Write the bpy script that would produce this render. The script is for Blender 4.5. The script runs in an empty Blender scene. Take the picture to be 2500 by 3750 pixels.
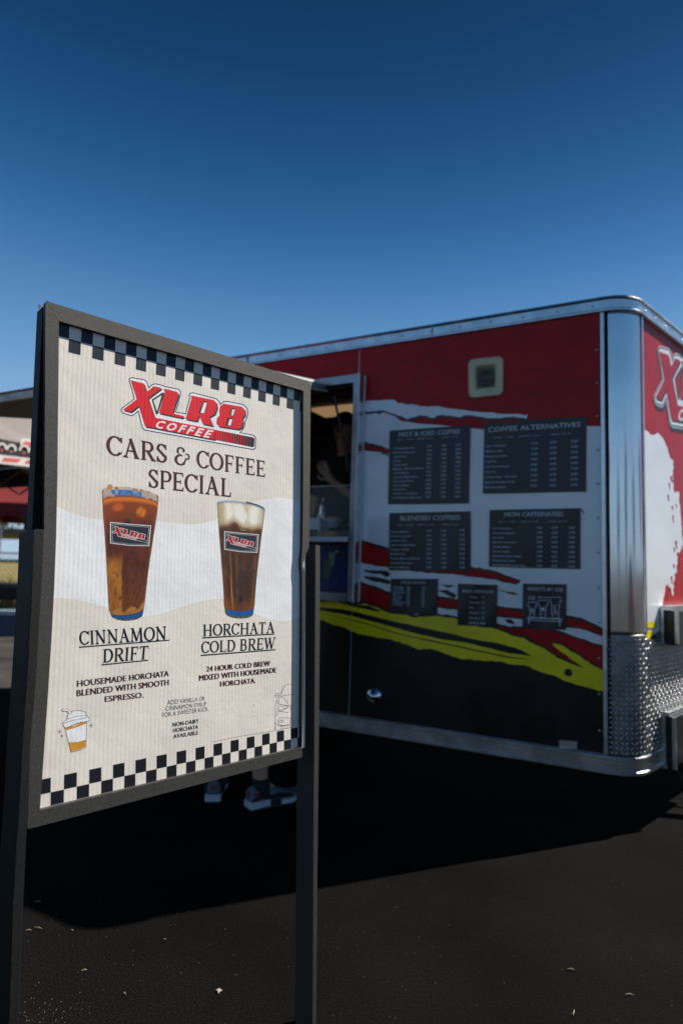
import bpy, bmesh, math, random
from mathutils import Vector, Matrix, noise
from mathutils.geometry import tessellate_polygon
random.seed(7)
R_ = math.radians
SC = bpy.context.scene
COL = SC.collection

# ------------------------------------------------------------------ camera
FPX, PITCH, ROLL, EYE = 2262.7, 0.0916, 0.0305, Vector((0, 0, 1.1))
FWD = Vector((0, math.cos(PITCH), math.sin(PITCH)))
_up = Vector((1, 0, 0)).cross(FWD)
RGT = Vector((1, 0, 0))*math.cos(ROLL) + _up*math.sin(ROLL)
UPV = -Vector((1, 0, 0))*math.sin(ROLL) + _up*math.cos(ROLL)
cd = bpy.data.cameras.new('camera'); cam = bpy.data.objects.new('camera', cd); COL.objects.link(cam)
cd.sensor_fit = 'HORIZONTAL'; cd.sensor_width = 24.0; cd.lens = FPX/2500*24.0
cd.clip_start = 0.05; cd.clip_end = 2000
m = Matrix((RGT, UPV, -FWD)).transposed().to_4x4(); m.translation = EYE
cam.matrix_world = m
cd.dof.use_dof = True; cd.dof.focus_distance = 1.42; cd.dof.aperture_fstop = 2.4; cd.dof.aperture_blades = 0
SC.camera = cam
# ------------------------------------------------------------------ light
SUN_AZ, SUN_EL = 68.0, 48.2
sd = Vector((math.sin(R_(SUN_AZ))*math.cos(R_(SUN_EL)), math.cos(R_(SUN_AZ))*math.cos(R_(SUN_EL)), math.sin(R_(SUN_EL))))
sl = bpy.data.lights.new('sun', 'SUN'); sl.energy = 4.2; sl.angle = R_(0.53); sl.color = (1.0, 0.94, 0.85)
so = bpy.data.objects.new('sun', sl); COL.objects.link(so)
so.rotation_euler = sd.to_track_quat('Z', 'Y').to_euler(); so.location = (6, 3, 8)
w = bpy.data.worlds.new('World'); SC.world = w; w.use_nodes = True
nt = w.node_tree; bg = nt.nodes['Background']
sky = nt.nodes.new('ShaderNodeTexSky'); sky.sky_type = 'NISHITA'; sky.sun_disc = False
sky.sun_elevation = R_(SUN_EL); sky.sun_rotation = R_(SUN_AZ)
sky.air_density = 1.0; sky.dust_density = 0.0; sky.ozone_density = 3.0; sky.altitude = 3000
# deep blue polarised sky: the Nishita sky under a contrast curve, mostly carried by an elevation gradient over the whole dome
_N = nt.nodes.new; _L = nt.links.new
_sep = _N('ShaderNodeSeparateColor'); _com = _N('ShaderNodeCombineColor'); _L(sky.outputs[0], _sep.inputs[0])
for _i, (_mx, _pw, _k) in enumerate(((1.68, 3.8, .66), (2.72, 3.2, .253), (4.8, 3.0, .073))):
    _a = _N('ShaderNodeMath'); _a.operation = 'MINIMUM'; _a.inputs[1].default_value = _mx
    _b = _N('ShaderNodeMath'); _b.operation = 'POWER'; _b.inputs[1].default_value = _pw
    _c = _N('ShaderNodeMath'); _c.operation = 'MULTIPLY'; _c.inputs[1].default_value = _k*.1
    _L(_sep.outputs[_i], _a.inputs[0]); _L(_a.outputs[0], _b.inputs[0]); _L(_b.outputs[0], _c.inputs[0]); _L(_c.outputs[0], _com.inputs[_i])
_tc = _N('ShaderNodeTexCoord'); _sx = _N('ShaderNodeSeparateXYZ'); _L(_tc.outputs['Generated'], _sx.inputs[0])
_cr = _N('ShaderNodeValToRGB'); _cr.color_ramp.interpolation = 'B_SPLINE'; _L(_sx.outputs['Z'], _cr.inputs[0])
_st = [(0, (.44, .58, .70)), (.10, (.36, .54, .74)), (.20, (.25, .455, .71)), (.29, (.165, .37, .65)), (.41, (.062, .21, .47)), (.51, (.021, .118, .31)), (.62, (.008, .058, .17)), (.72, (.005, .036, .115)), (1, (.004, .028, .095))]
while len(_cr.color_ramp.elements) < len(_st): _cr.color_ramp.elements.new(.5)
for _e, (_p, _q) in zip(_cr.color_ramp.elements, _st): _e.position = _p; _e.color = (*_q, 1)
_mx_ = _N('ShaderNodeMix'); _mx_.data_type = 'RGBA'; _mx_.inputs['Factor'].default_value = .12; _L(_cr.outputs[0], _mx_.inputs['A']); _L(_com.outputs[0], _mx_.inputs['B'])
_vm = _N('ShaderNodeVectorMath'); _vm.operation = 'SCALE'; _vm.inputs['Scale'].default_value = 10; _L(_mx_.outputs['Result'], _vm.inputs[0]); _L(_vm.outputs[0], bg.inputs[0])
bg.inputs[1].default_value = 0.05
SC.view_settings.view_transform = 'Standard'; SC.view_settings.look = 'None'
SC.view_settings.gamma = 1.0; SC.view_settings.use_curve_mapping = False
SC.view_settings.exposure = 1.0
SC.cycles.max_bounces = 8; SC.cycles.use_denoising = True

# ------------------------------------------------------------------ helpers
Z = Vector((0, 0, 1))
def ray(x, y): return (x-1250)/FPX*RGT - (y-1875)/FPX*UPV + FWD
def lin(c):
    f = lambda v: (v/255/12.92) if v <= 10.3 else ((v/255+.055)/1.055)**2.4
    return tuple(f(v) for v in c[:3])
class Pl:                                   # a plane in the place; a traced point is found on it
    def __init__(s, O, U, V, N): s.O, s.U, s.V, s.N = O, U, V, N
    def hit(s, x, y, off=0.0):
        O = s.O + s.N*off; d = ray(x, y)
        return EYE + d*((O-EYE).dot(s.N)/d.dot(s.N))
    def uv(s, P): q = P-s.O; return (q.dot(s.U), q.dot(s.V))
    def at(s, u, v, off=0.0): return s.O + s.U*u + s.V*v + s.N*off
MATS = {}
def mat(name, col, rough=.6, metal=0., spec=.5, var=0., vscale=8., bump=0., bscale=60., coat=0., emit=None, alpha=None, trans=0., col2=None, detail=6, ramp=None, coord='Object'):
    if name in MATS: return MATS[name]
    M = bpy.data.materials.new(name); M.use_nodes = True; MATS[name] = M
    t = M.node_tree; b = t.nodes['Principled BSDF']
    b.inputs['Base Color'].default_value = (*col, 1); b.inputs['Roughness'].default_value = rough
    b.inputs['Metallic'].default_value = metal; b.inputs['Specular IOR Level'].default_value = spec
    b.inputs['Coat Weight'].default_value = coat; b.inputs['Coat Roughness'].default_value = .08
    if trans: b.inputs['Transmission Weight'].default_value = trans
    if alpha is not None: b.inputs['Alpha'].default_value = alpha
    if emit: b.inputs['Emission Color'].default_value = (*emit[0], 1); b.inputs['Emission Strength'].default_value = emit[1]
    tc = t.nodes.new('ShaderNodeTexCoord')
    if var > 0 or col2:
        n = t.nodes.new('ShaderNodeTexNoise'); n.inputs['Scale'].default_value = vscale; n.inputs['Detail'].default_value = detail
        t.links.new(tc.outputs[coord], n.inputs['Vector'])
        cr = t.nodes.new('ShaderNodeValToRGB'); r = ramp or (.35, .65)
        cr.color_ramp.elements[0].position = r[0]; cr.color_ramp.elements[1].position = r[1]
        c2 = col2 or tuple(min(1, c*(1+var)) for c in col); c1 = col if col2 else tuple(c*(1-var) for c in col)
        cr.color_ramp.elements[0].color = (*c1, 1); cr.color_ramp.elements[1].color = (*c2, 1)
        t.links.new(n.outputs[0], cr.inputs[0]); t.links.new(cr.outputs[0], b.inputs['Base Color'])
        mr = t.nodes.new('ShaderNodeMapRange'); mr.inputs['To Min'].default_value = max(0, rough-.07); mr.inputs['To Max'].default_value = min(1, rough+.07)
        t.links.new(n.outputs[0], mr.inputs['Value']); t.links.new(mr.outputs[0], b.inputs['Roughness'])
    if bump > 0:
        n2 = t.nodes.new('ShaderNodeTexNoise'); n2.inputs['Scale'].default_value = bscale; n2.inputs['Detail'].default_value = 4
        t.links.new(tc.outputs[coord], n2.inputs['Vector'])
        bp = t.nodes.new('ShaderNodeBump'); bp.inputs['Strength'].default_value = bump; bp.inputs['Distance'].default_value = .002
        t.links.new(n2.outputs[0], bp.inputs['Height']); t.links.new(bp.outputs[0], b.inputs['Normal'])
    return M
def tag(o, label=None, cat=None, group=None, kind=None):
    if label: o['label'] = label
    if cat: o['category'] = cat
    if group: o['group'] = group
    if kind: o['kind'] = kind
    return o
WL = {}                                     # world base of each object
def empty(name, loc, label, cat, group=None):
    o = bpy.data.objects.new(name, None); COL.objects.link(o); o.location = loc; o.empty_display_size = .1
    WL[o.name] = Vector(loc); return tag(o, label, cat, group)
def obj(name, vs, fs, m_, parent=None, smooth=False, uvs=None, cols=None, kind=None, bevel=0):
    me = bpy.data.meshes.new(name)
    vs = [Vector(v) for v in vs]
    lo = Vector([min(v[i] for v in vs) for i in range(3)]); hi = Vector([max(v[i] for v in vs) for i in range(3)])
    c = (lo+hi)/2
    if parent is None: c.z = lo.z
    me.from_pydata([v-c for v in vs], [], fs)
    me.materials.append(m_)
    if uvs:
        l = me.uv_layers.new(name='UVMap')
        for lp in me.loops: l.data[lp.index].uv = uvs[lp.vertex_index]
    if cols:
        a = me.color_attributes.new('Col', 'FLOAT_COLOR', 'POINT')
        for i, cc in enumerate(cols): a.data[i].color = (*cc, 1)
    if smooth:
        for p in me.polygons: p.use_smooth = True
    me.update()
    o = bpy.data.objects.new(name, me); COL.objects.link(o)
    WL[o.name] = c.copy()
    if parent is not None: o.parent = parent; o.location = c-WL[parent.name]
    else: o.location = c
    if bevel:
        b = o.modifiers.new('bevel', 'BEVEL'); b.width = bevel; b.segments = 2; b.limit_method = 'ANGLE'; b.angle_limit = R_(40)
    if kind: o['kind'] = kind
    return o
class MB:
    def __init__(s): s.v, s.f = [], []
    def add(s, vs, fs): n = len(s.v); s.v += [Vector(v) for v in vs]; s.f += [tuple(i+n for i in f) for f in fs]; return s
    def hexa(s, p):                        # 8 points: bottom 4 then top 4
        return s.add(p, [(3, 2, 1, 0), (4, 5, 6, 7), (0, 1, 5, 4), (1, 2, 6, 5), (2, 3, 7, 6), (3, 0, 4, 7)])
    def box(s, O, a, b, c):                # corner and three edge vectors
        O = Vector(O); return s.hexa([O, O+a, O+a+b, O+b, O+c, O+a+c, O+a+b+c, O+b+c])
    def tube(s, pts, r, n=8, cap=True):
        pts = [Vector(p) for p in pts]; rs = r if isinstance(r, (list, tuple)) else [r]*len(pts); k = len(s.v)
        for i, p in enumerate(pts):
            d = (pts[min(i+1, len(pts)-1)]-pts[max(i-1, 0)]).normalized()
            a = d.orthogonal().normalized() if i == 0 else (a - d*a.dot(d)).normalized()
            b = d.cross(a)
            for j in range(n):
                t = 2*math.pi*j/n; s.v.append(p+(a*math.cos(t)+b*math.sin(t))*rs[i])
        for i in range(len(pts)-1):
            for j in range(n): s.f.append((k+i*n+j, k+i*n+(j+1) % n, k+(i+1)*n+(j+1) % n, k+(i+1)*n+j))
        if cap: s.f.append(tuple(k+j for j in range(n))[::-1]); s.f.append(tuple(k+(len(pts)-1)*n+j for j in range(n)))
        return s
    def lathe(s, prof, O, ax=Z, n=20):
        a = ax.orthogonal().normalized(); b = ax.cross(a); k = len(s.v)
        for (r, h) in prof:
            for j in range(n):
                t = 2*math.pi*j/n; s.v.append(Vector(O)+ax*h+(a*math.cos(t)+b*math.sin(t))*r)
        for i in range(len(prof)-1):
            for j in range(n): s.f.append((k+i*n+j, k+i*n+(j+1) % n, k+(i+1)*n+(j+1) % n, k+(i+1)*n+j))
        return s
    def prism(s, poly, ext):               # polygon (3d points) extruded by a vector
        poly = [Vector(p) for p in poly]; n = len(poly); k = len(s.v)
        s.v += poly+[p+ext for p in poly]
        tr = tessellate_polygon([poly])
        s.f += [tuple(k+i for i in t) for t in tr]+[tuple(k+n+i for i in t)[::-1] for t in tr]
        s.f += [(k+i, k+(i+1) % n, k+n+(i+1) % n, k+n+i) for i in range(n)]
        return s
    def out(s, name, m_, parent=None, **k):
        o = obj(name, s.v, s.f, m_, parent, **k)
        bm = bmesh.new(); bm.from_mesh(o.data); bmesh.ops.recalc_face_normals(bm, faces=bm.faces); bm.to_mesh(o.data); bm.free()
        return o
def box(name, O, a, b, c, m_, parent=None, **k): return MB().box(O, Vector(a), Vector(b), Vector(c)).out(name, m_, parent, **k)
def homog(q):                               # unit square (0,0)(1,0)(1,1)(0,1) -> quad
    (x0, y0), (x1, y1), (x2, y2), (x3, y3) = q
    dx1, dx2, dx3 = x1-x2, x3-x2, x0-x1+x2-x3; dy1, dy2, dy3 = y1-y2, y3-y2, y0-y1+y2-y3
    det = dx1*dy2-dx2*dy1
    g = (dx3*dy2-dx2*dy3)/det; h = (dx1*dy3-dx3*dy1)/det
    a, b, c, d, e, f = x1-x0+g*x1, x3-x0+h*x3, x0, y1-y0+g*y1, y3-y0+h*y3, y0
    return lambda u, v: ((a*u+b*v+c)/(g*u+h*v+1), (d*u+e*v+f)/(g*u+h*v+1))
def crop(x0, y0, sc): return lambda pts: [(x0+p[0]/sc, y0+p[1]/sc) for p in pts]
def tess(polys):                            # list of 2d polygons -> verts, faces
    vs, fs = [], []
    for p in polys:
        k = len(vs); vs += p
        fs += [tuple(k+i for i in t) for t in tessellate_polygon([[Vector((a, b, 0)) for a, b in p]])]
    return vs, fs
def face_to(vs, fs, N):
    r = []
    for f in fs:
        a, b, c = vs[f[0]], vs[f[1]], vs[f[2]]
        r.append(f if (b-a).cross(c-a).dot(N) > 0 else tuple(reversed(f)))
    return r
def flat(name, polys, pl, off, m_, parent, kind=None, step=0.):   # printed shapes: px polygons on a plane
    V3, F3, k = [], [], 0
    for i, p in enumerate(polys):
        v2, f2 = tess([p]); v3 = [pl.hit(x, y, off+step*i) for x, y in v2]
        F3 += [tuple(a+len(V3) for a in f) for f in f2]; V3 += v3
    return obj(name, V3, face_to(V3, F3, pl.N), m_, parent, uvs=[pl.uv(v) for v in V3], kind=kind)
def smooth_line(pts, n=6, closed=False):
    P = [Vector(p) for p in pts]; out = []; N = len(P)
    rng = range(N) if closed else range(N-1)
    for i in rng:
        p0 = P[(i-1) % N] if closed or i > 0 else P[i]; p1 = P[i]; p2 = P[(i+1) % N]; p3 = P[(i+2) % N] if closed or i+2 < N else P[(i+1) % N]
        for k in range(n):
            t = k/n; q = .5*((2*p1)+(p2-p0)*t+(2*p0-5*p1+4*p2-p3)*t*t+(3*p1-p0-3*p2+p3)*t**3); out.append(tuple(q))
    if not closed: out.append(tuple(P[-1]))
    return out
def offset(poly, d):                        # polygon grown by d
    n = len(poly); A = sum(poly[i][0]*poly[(i+1) % n][1]-poly[(i+1) % n][0]*poly[i][1] for i in range(n)); s = 1 if A > 0 else -1
    out = []
    for i in range(n):
        a, b, c = Vector(poly[i-1]), Vector(poly[i]), Vector(poly[(i+1) % n])
        e1 = (b-a).normalized(); e2 = (c-b).normalized(); n1 = Vector((e1.y, -e1.x))*s; n2 = Vector((e2.y, -e2.x))*s
        m_ = (n1+n2); m_ = m_.normalized() if m_.length > 1e-4 else n1
        k = d/max(.55, m_.dot(n1)); q = b+m_*k; out.append((q.x, q.y))
    return out
def ribbon(pts, w_, ends=False):
    P = [Vector(p) for p in pts]; L_, R2 = [], []
    for i, p in enumerate(P):
        d = (P[min(i+1, len(P)-1)]-P[max(i-1, 0)]).normalized(); n = Vector((-d.y, d.x)); ww = w_[i] if isinstance(w_, list) else w_
        L_.append(tuple(p+n*ww/2)); R2.append(tuple(p-n*ww/2))
    return L_+R2[::-1]
def jag(pts, amp, n=5, seed=0):             # torn brush edge along an open line
    rnd = random.Random(seed); out = []
    for a, b in zip(pts, pts[1:]):
        for k in range(n):
            t = k/n; j = 0 if k == 0 else rnd.uniform(-amp, amp)
            out.append((a[0]+(b[0]-a[0])*t+j*.5, a[1]+(b[1]-a[1])*t+j))
    return out+[pts[-1]]
_tc = {}
def text2d(s, bold=0., res=2, space=1.):
    key = (s, bold, res, space)
    if key in _tc: return _tc[key]
    c = bpy.data.curves.new('t', 'FONT'); c.body = s; c.size = 1; c.offset = bold; c.resolution_u = res; c.space_character = space
    c.fill_mode = 'FRONT'
    o = bpy.data.objects.new('t', c); me = bpy.data.meshes.new_from_object(o)
    vs = [v.co.copy() for v in me.vertices]; fs = [tuple(p.vertices) for p in me.polygons]
    bpy.data.objects.remove(o); bpy.data.curves.remove(c); bpy.data.meshes.remove(me)
    x0 = min(v.x for v in vs); x1 = max(v.x for v in vs)
    vs = [((v.x-x0)/(x1-x0), v.y/.729) for v in vs]
    _tc[key] = (vs, fs, (x1-x0)/.729); return _tc[key]
def text_mesh(name, items, pl, off, m_, parent, kind=None):
    # items: (string, quad px TL TR BR BL of the capital letters, bold) joined into one printed layer
    V3, F3 = [], []
    for s, q, bold in items:
        vs, fs, _ = text2d(s, bold); h = homog(q); k = len(V3)
        V3 += [pl.hit(*h(u, 1-v), off) for u, v in vs]; F3 += [tuple(i+k for i in f) for f in fs]
    return obj(name, V3, face_to(V3, F3, pl.N), m_, parent, kind=kind)

# ------------------------------------------------------------------ materials
def print_mat(name, col, rough=.5, spec=.35): return mat(name, col, rough, 0, spec, var=.05, vscale=30)
M_alu = mat('brushed_aluminium', (.62, .64, .66), .32, 1.0, var=.14, vscale=14, bump=.25, bscale=90)
M_alu2 = mat('dull_aluminium', (.36, .36, .37), .45, 1.0, var=.2, vscale=9, bump=.3, bscale=60)
M_chrome = mat('polished_steel', (.64, .65, .66), .14, 1.0, var=.08, vscale=3, bump=.10, bscale=4)
M_blackmetal = mat('black_powder_coat', lin((20, 21, 24)), .6, 0, .25, var=.3, vscale=140, bump=.8, bscale=900)
M_greymetal = mat('grey_speckled_powder_coat', lin((48, 47, 44)), .6, 0, .45, var=.45, vscale=420, bump=.9, bscale=900)
M_rubber = mat('black_rubber', (.015, .015, .016), .8, var=.2)
M_blackplastic = mat('black_plastic', (.014, .014, .015), .45, var=.2)
M_red = mat('red_wrap', lin((170, 6, 16)), .38, 0, .25, var=.12, vscale=5, coat=.0, bump=.35, bscale=5)
M_white = mat('white_wrap', (.80, .81, .82), .3, 0, .5, var=.05, vscale=4, coat=.5, bump=.35, bscale=5)
M_yellow = mat('yellow_wrap', lin((246, 216, 6)), .3, 0, .5, var=.10, vscale=6, coat=.2)
M_black = mat('black_wrap', (.008, .008, .008), .3, 0, .4, var=.2, vscale=6, coat=.2)
M_lip = mat('white_counter_edge', (.7, .72, .75), .3, var=.03)
M_navyfab = mat('dark_navy_print', lin((24, 32, 46)), .5, var=.1)
M_board = mat('black_menu_board', (.012, .013, .016), .35, 0, .5, var=.25, vscale=5)
M_ink = mat('pale_menu_lettering', (.62, .66, .72), .5)
M_skin = mat('skin', (.42, .23, .15), .5, var=.1, vscale=12)
M_blackcloth = mat('black_cloth', (.012, .012, .013), .9, var=.3, bump=.4, bscale=300)
M_hair = mat('dark_hair', (.01, .008, .007), .6, bump=.6, bscale=200)

# ------------------------------------------------------------------ ground
def asphalt():
    M = bpy.data.materials.new('fresh_black_asphalt'); M.use_nodes = True; t = M.node_tree; b = t.nodes['Principled BSDF']
    tc = t.nodes.new('ShaderNodeTexCoord'); N = t.nodes.new; LK = t.links.new
    n1 = N('ShaderNodeTexNoise'); n1.inputs['Scale'].default_value = 210; n1.inputs['Detail'].default_value = 3; LK(tc.outputs['Object'], n1.inputs['Vector'])
    n2 = N('ShaderNodeTexNoise'); n2.inputs['Scale'].default_value = 1.6; n2.inputs['Detail'].default_value = 8; LK(tc.outputs['Object'], n2.inputs['Vector'])
    v = N('ShaderNodeTexVoronoi'); v.inputs['Scale'].default_value = 130; LK(tc.outputs['Object'], v.inputs['Vector'])
    c1 = N('ShaderNodeValToRGB'); c1.color_ramp.elements[0].position = .3; c1.color_ramp.elements[1].position = .75
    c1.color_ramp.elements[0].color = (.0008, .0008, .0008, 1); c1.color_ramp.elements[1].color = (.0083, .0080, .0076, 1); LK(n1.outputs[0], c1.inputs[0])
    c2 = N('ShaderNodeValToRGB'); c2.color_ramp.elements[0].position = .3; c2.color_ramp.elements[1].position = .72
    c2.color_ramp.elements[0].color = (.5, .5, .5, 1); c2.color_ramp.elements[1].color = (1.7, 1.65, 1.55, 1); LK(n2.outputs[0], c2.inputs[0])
    mx = N('ShaderNodeMix'); mx.data_type = 'RGBA'; mx.blend_type = 'MULTIPLY'; mx.inputs['Factor'].default_value = 1
    LK(c1.outputs[0], mx.inputs['A']); LK(c2.outputs[0], mx.inputs['B'])
    # rare pale grit
    c3 = N('ShaderNodeValToRGB'); c3.color_ramp.elements[0].position = .985; c3.color_ramp.elements[1].position = .995
    sp = N('ShaderNodeSeparateColor'); LK(v.outputs['Color'], sp.inputs[0]); LK(sp.outputs[0], c3.inputs[0])
    m3 = N('ShaderNodeMath'); m3.operation = 'LESS_THAN'; m3.inputs[1].default_value = .22; LK(v.outputs['Distance'], m3.inputs[0])
    m4 = N('ShaderNodeMath'); m4.operation = 'MULTIPLY'; LK(m3.outputs[0], m4.inputs[0]); LK(c3.outputs[0], m4.inputs[1])
    mx2 = N('ShaderNodeMix'); mx2.data_type = 'RGBA'; mx2.inputs['B'].default_value = (.05, .046, .038, 1)
    LK(m4.outputs[0], mx2.inputs['Factor']); LK(mx.outputs['Result'], mx2.inputs['A']); LK(mx2.outputs['Result'], b.inputs['Base Color'])
    b.inputs['Roughness'].default_value = .9; b.inputs['Specular IOR Level'].default_value = .035
    bp = N('ShaderNodeBump'); bp.inputs['Strength'].default_value = .8; bp.inputs['Distance'].default_value = .0015
    ad = N('ShaderNodeMath'); ad.operation = 'SUBTRACT'; LK(n1.outputs[0], ad.inputs[0]); LK(v.outputs['Distance'], ad.inputs[1])
    LK(ad.outputs[0], bp.inputs['Height']); LK(bp.outputs[0], b.inputs['Normal'])
    return M
S = 900
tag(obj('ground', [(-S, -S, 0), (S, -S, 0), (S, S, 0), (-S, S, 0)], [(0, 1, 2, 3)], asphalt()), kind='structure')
G = Pl(Vector((0, 0, 0)), Vector((1, 0, 0)), Vector((0, 1, 0)), Z)
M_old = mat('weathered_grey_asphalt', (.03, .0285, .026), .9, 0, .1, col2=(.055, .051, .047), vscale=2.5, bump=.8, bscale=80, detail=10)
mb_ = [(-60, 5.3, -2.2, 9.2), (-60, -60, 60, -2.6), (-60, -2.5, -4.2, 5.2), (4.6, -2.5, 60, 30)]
_v = [(x, y, .003) for a_0, b_0, a_1, b_1 in mb_ for x, y in ((a_0, b_0), (a_1, b_0), (a_1, b_1), (a_0, b_1))]
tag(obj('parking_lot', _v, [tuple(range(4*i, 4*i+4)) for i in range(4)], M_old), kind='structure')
# dry grass verge beyond the lot
M_dry = mat('dry_grass', (.30, .22, .08), .95, 0, .1, col2=(.09, .085, .035), vscale=1.1, bump=1, bscale=20, detail=9)
tag(obj('dry_grass_ground', [(-90, 8.6, .006), (60, 19, .006), (60, 400, .006), (-90, 400, .006)], [(0, 1, 2, 3)], M_dry), kind='structure')

# ------------------------------------------------------------------ trailer
TY, TF = 1.0902, 0.7566
Cn = Vector((1.3022, 2.7519, 0)); LD = Vector((-math.sin(TY), math.cos(TY), 0)); FD = Vector((math.cos(TF), math.sin(TF), 0))
nW = Vector((-math.cos(TY), -math.sin(TY), 0)); nF = Vector((math.sin(TF), -math.cos(TF), 0))
TL, RT = 3.55, 0.109
RAD = RT/math.tan(math.acos(max(-1, min(1, nW.dot(nF))))/2)
WP = Pl(Cn, -LD, Z, nW); FP = Pl(Cn, FD, Z, nF)
Z0, Z1 = .32, 2.335                          # panel foot and head
FLEN = 2.1
trailer = empty('food_trailer', Cn+LD*1.7-nW*.9, 'red white and black coffee trailer with open serving window and chrome corner', 'food trailer')
AC = Cn+LD*RT-nW*RAD
def path(o, s_to=TL, f_to=FLEN, arc=True, n=14):    # outline in plan at offset o from the walls, from rear to nose
    P = [Cn+LD*s_to+nW*o]
    if s_to > RT+.01: P.append(Cn+LD*(RT+.001)+nW*o)
    a = nW.angle(nF)
    for i in range(n+1):
        t = i/n; d = (nW*math.sin((1-t)*a)+nF*math.sin(t*a))/math.sin(a); P.append(AC+d*(RAD+o))
    P.append(Cn+FD*f_to+nF*o)
    return P
def sweep(name, prof, m_, parent, s_to=TL, f_to=FLEN, arc_only=False, **k):
    cols_ = []
    for (o, z) in prof:
        p = path(o, s_to, f_to)
        if arc_only: p = p[2:-1]
        cols_.append([q+Z*z for q in p])
    n = len(cols_[0]); V = [v for c in cols_ for v in c]
    F_ = [(i*n+j, i*n+j+1, (i+1)*n+j+1, (i+1)*n+j) for i in range(len(prof)-1) for j in range(n-1)]
    mb = MB().add(V, F_)
    mb.f.append(tuple(i*n for i in range(len(prof)))); mb.f.append(tuple(i*n+n-1 for i in range(len(prof)))[::-1])
    return mb.out(name, m_, parent, **k)
OS0, OS1, OZ0, OZ1 = 1.385, 3.12, 1.262, 2.135    # serving opening
def wall_piece(name, s0, s1, z0, z1, m_, pl=WP, off=0., dep=.03, parent=trailer):
    D = -1 if pl is WP else 1
    O = pl.O+pl.U*(D*s0)+Z*z0+pl.N*(off-dep)
    return box(name, O, pl.U*(D*(s1-s0)), pl.N*dep, Z*(z1-z0), m_, parent)
sp_ = [wall_piece('side_panel', RT, OS0, Z0, Z1, M_white), wall_piece('side_panel', OS0+.0005, OS1, OZ1, Z1, M_white),
       wall_piece('side_panel', OS0+.0005, OS1, Z0, OZ0, M_white), wall_piece('side_panel', OS1+.0005, TL, Z0, Z1, M_white)]
side = sp_[0]
front = wall_piece('front_panel', RT, FLEN, Z0, Z1, M_white, FP)
# wrap graphics, traced on the long wall in the crop frame a
a_ = crop(1100, 1300, 1.12)
def wq(s, z):                                # wall coordinates -> px (so that traced and plain points mix)
    P = Cn+LD*s+Z*z-EYE; d = P.dot(FWD); return (1250+FPX*P.dot(RGT)/d, 1875-FPX*P.dot(UPV)/d)
def clipg(poly, keep):                       # clip a px polygon on the wall to s/z ranges
    pts = [WP.uv(WP.hit(x, y)) for x, y in poly]; pts = [(-u, v) for u, v in pts]
    s0, s1, z0, z1 = keep
    for ax, val, sg in ((0, s0, 1), (0, s1, -1), (1, z0, 1), (1, z1, -1)):
        out = []
        for i in range(len(pts)):
            p, q = pts[i-1], pts[i]; ip = (p[ax]-val)*sg >= 0; iq = (q[ax]-val)*sg >= 0
            if ip != iq:
                t = (val-p[ax])/(q[ax]-p[ax]); out.append((p[0]+(q[0]-p[0])*t, p[1]+(q[1]-p[1])*t))
            if iq: out.append(q)
        pts = out
        if not pts: return None
    return pts
def graphic(name, poly, layer, m_, parts=None, raw=False):
    zones = {0: (RT+.001, OS0-.002, Z0+.001, Z1-.001), 1: (OS0+.002, OS1-.002, OZ1+.002, Z1-.001), 2: (OS0+.002, OS1-.002, Z0+.001, OZ0-.002), 3: (OS1+.002, TL-.002, Z0+.001, Z1-.001)}
    off = .0008*layer
    for k, zn in zones.items():
        p = clipg(poly if raw else a_(poly), zn)
        if not p or len(p) < 3: continue
        q = [p[0]]
        for r in p[1:]:
            if abs(r[0]-q[-1][0])+abs(r[1]-q[-1][1]) > 1e-5: q.append(r)
        if len(q) < 3: continue
        ar = sum(q[i-1][0]*q[i][1]-q[i][0]*q[i-1][1] for i in range(len(q)))
        if abs(ar) < 2e-5: continue
        tr = tessellate_polygon([[Vector((x, y, 0)) for x, y in q]])
        V = [WP.at(-s, z, off) for s, z in q]
        obj(name, V, face_to(V, [tuple(t) for t in tr], nW), m_, sp_[k], uvs=[(s, z) for s, z in q])
far_t, far_b = wq(TL, Z1), wq(TL, Z0); nr_t, nr_b = wq(RT, Z1), wq(RT, Z0)
ia = lambda p: ((p[0]-1100)*1.12, (p[1]-1300)*1.12)
FT, FB, NT, NB = ia(far_t), ia(far_b), ia(nr_t), ia(nr_b)
redlow = jag([(-900, 300), (80, 205), (262, 190), (385, 183)], 2, 6, 1)+jag([(385, 248), (415, 272), (470, 279), (560, 286), (700, 300), (755, 305), (1175, 291), (1260, 293)], 2, 3, 2)
graphic('red_field', [(-1000, 60)]+redlow+[(1300, NT[1]-60), (0, -20), FT, (-1000, FT[1]-60)], 1, M_red)
wtop = jag([(262, 190), (385, 183), (400, 198), (470, 205), (515, 212), (545, 210), (640, 222), (760, 236), (860, 243), (933, 245)], 3, 4, 3)
wbot = jag([(925, 263), (900, 258), (840, 255), (760, 258), (690, 247), (660, 254), (610, 247), (560, 248), (545, 257), (490, 246), (440, 264), (385, 240), (330, 226), (262, 232)], 4, 4, 4)
graphic('black_brush_edge', [(p[0]+5, p[1]+9) for p in wtop+wbot], 2, M_black)
graphic('white_brush_stroke', wtop+wbot, 3, M_white)
graphic('black_brush_edge', jag([(262, 355), (300, 364), (330, 372), (366, 386)], 2, 3, 5)+[(366, 402), (262, 392)], 1, M_black)
graphic('red_brush_stroke', [(262, 366), (300, 378), (366, 392)]+jag([(366, 398), (300, 392), (262, 380)], 2, 3, 6), 2, M_red)
graphic('black_brush_edge', [(330, 402), (352, 398), (362, 408), (356, 418), (352, 406), (336, 408)], 1, M_black)
graphic('black_brush_edge', [(268, 222), (300, 224), (330, 236), (330, 244), (300, 236), (270, 234)], 1, M_black)
up1 = [(-400, 560), (100, 700), (262, 772), (365, 803), (560, 850), (700, 876), (790, 893), (850, 915), (905, 934)]
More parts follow.
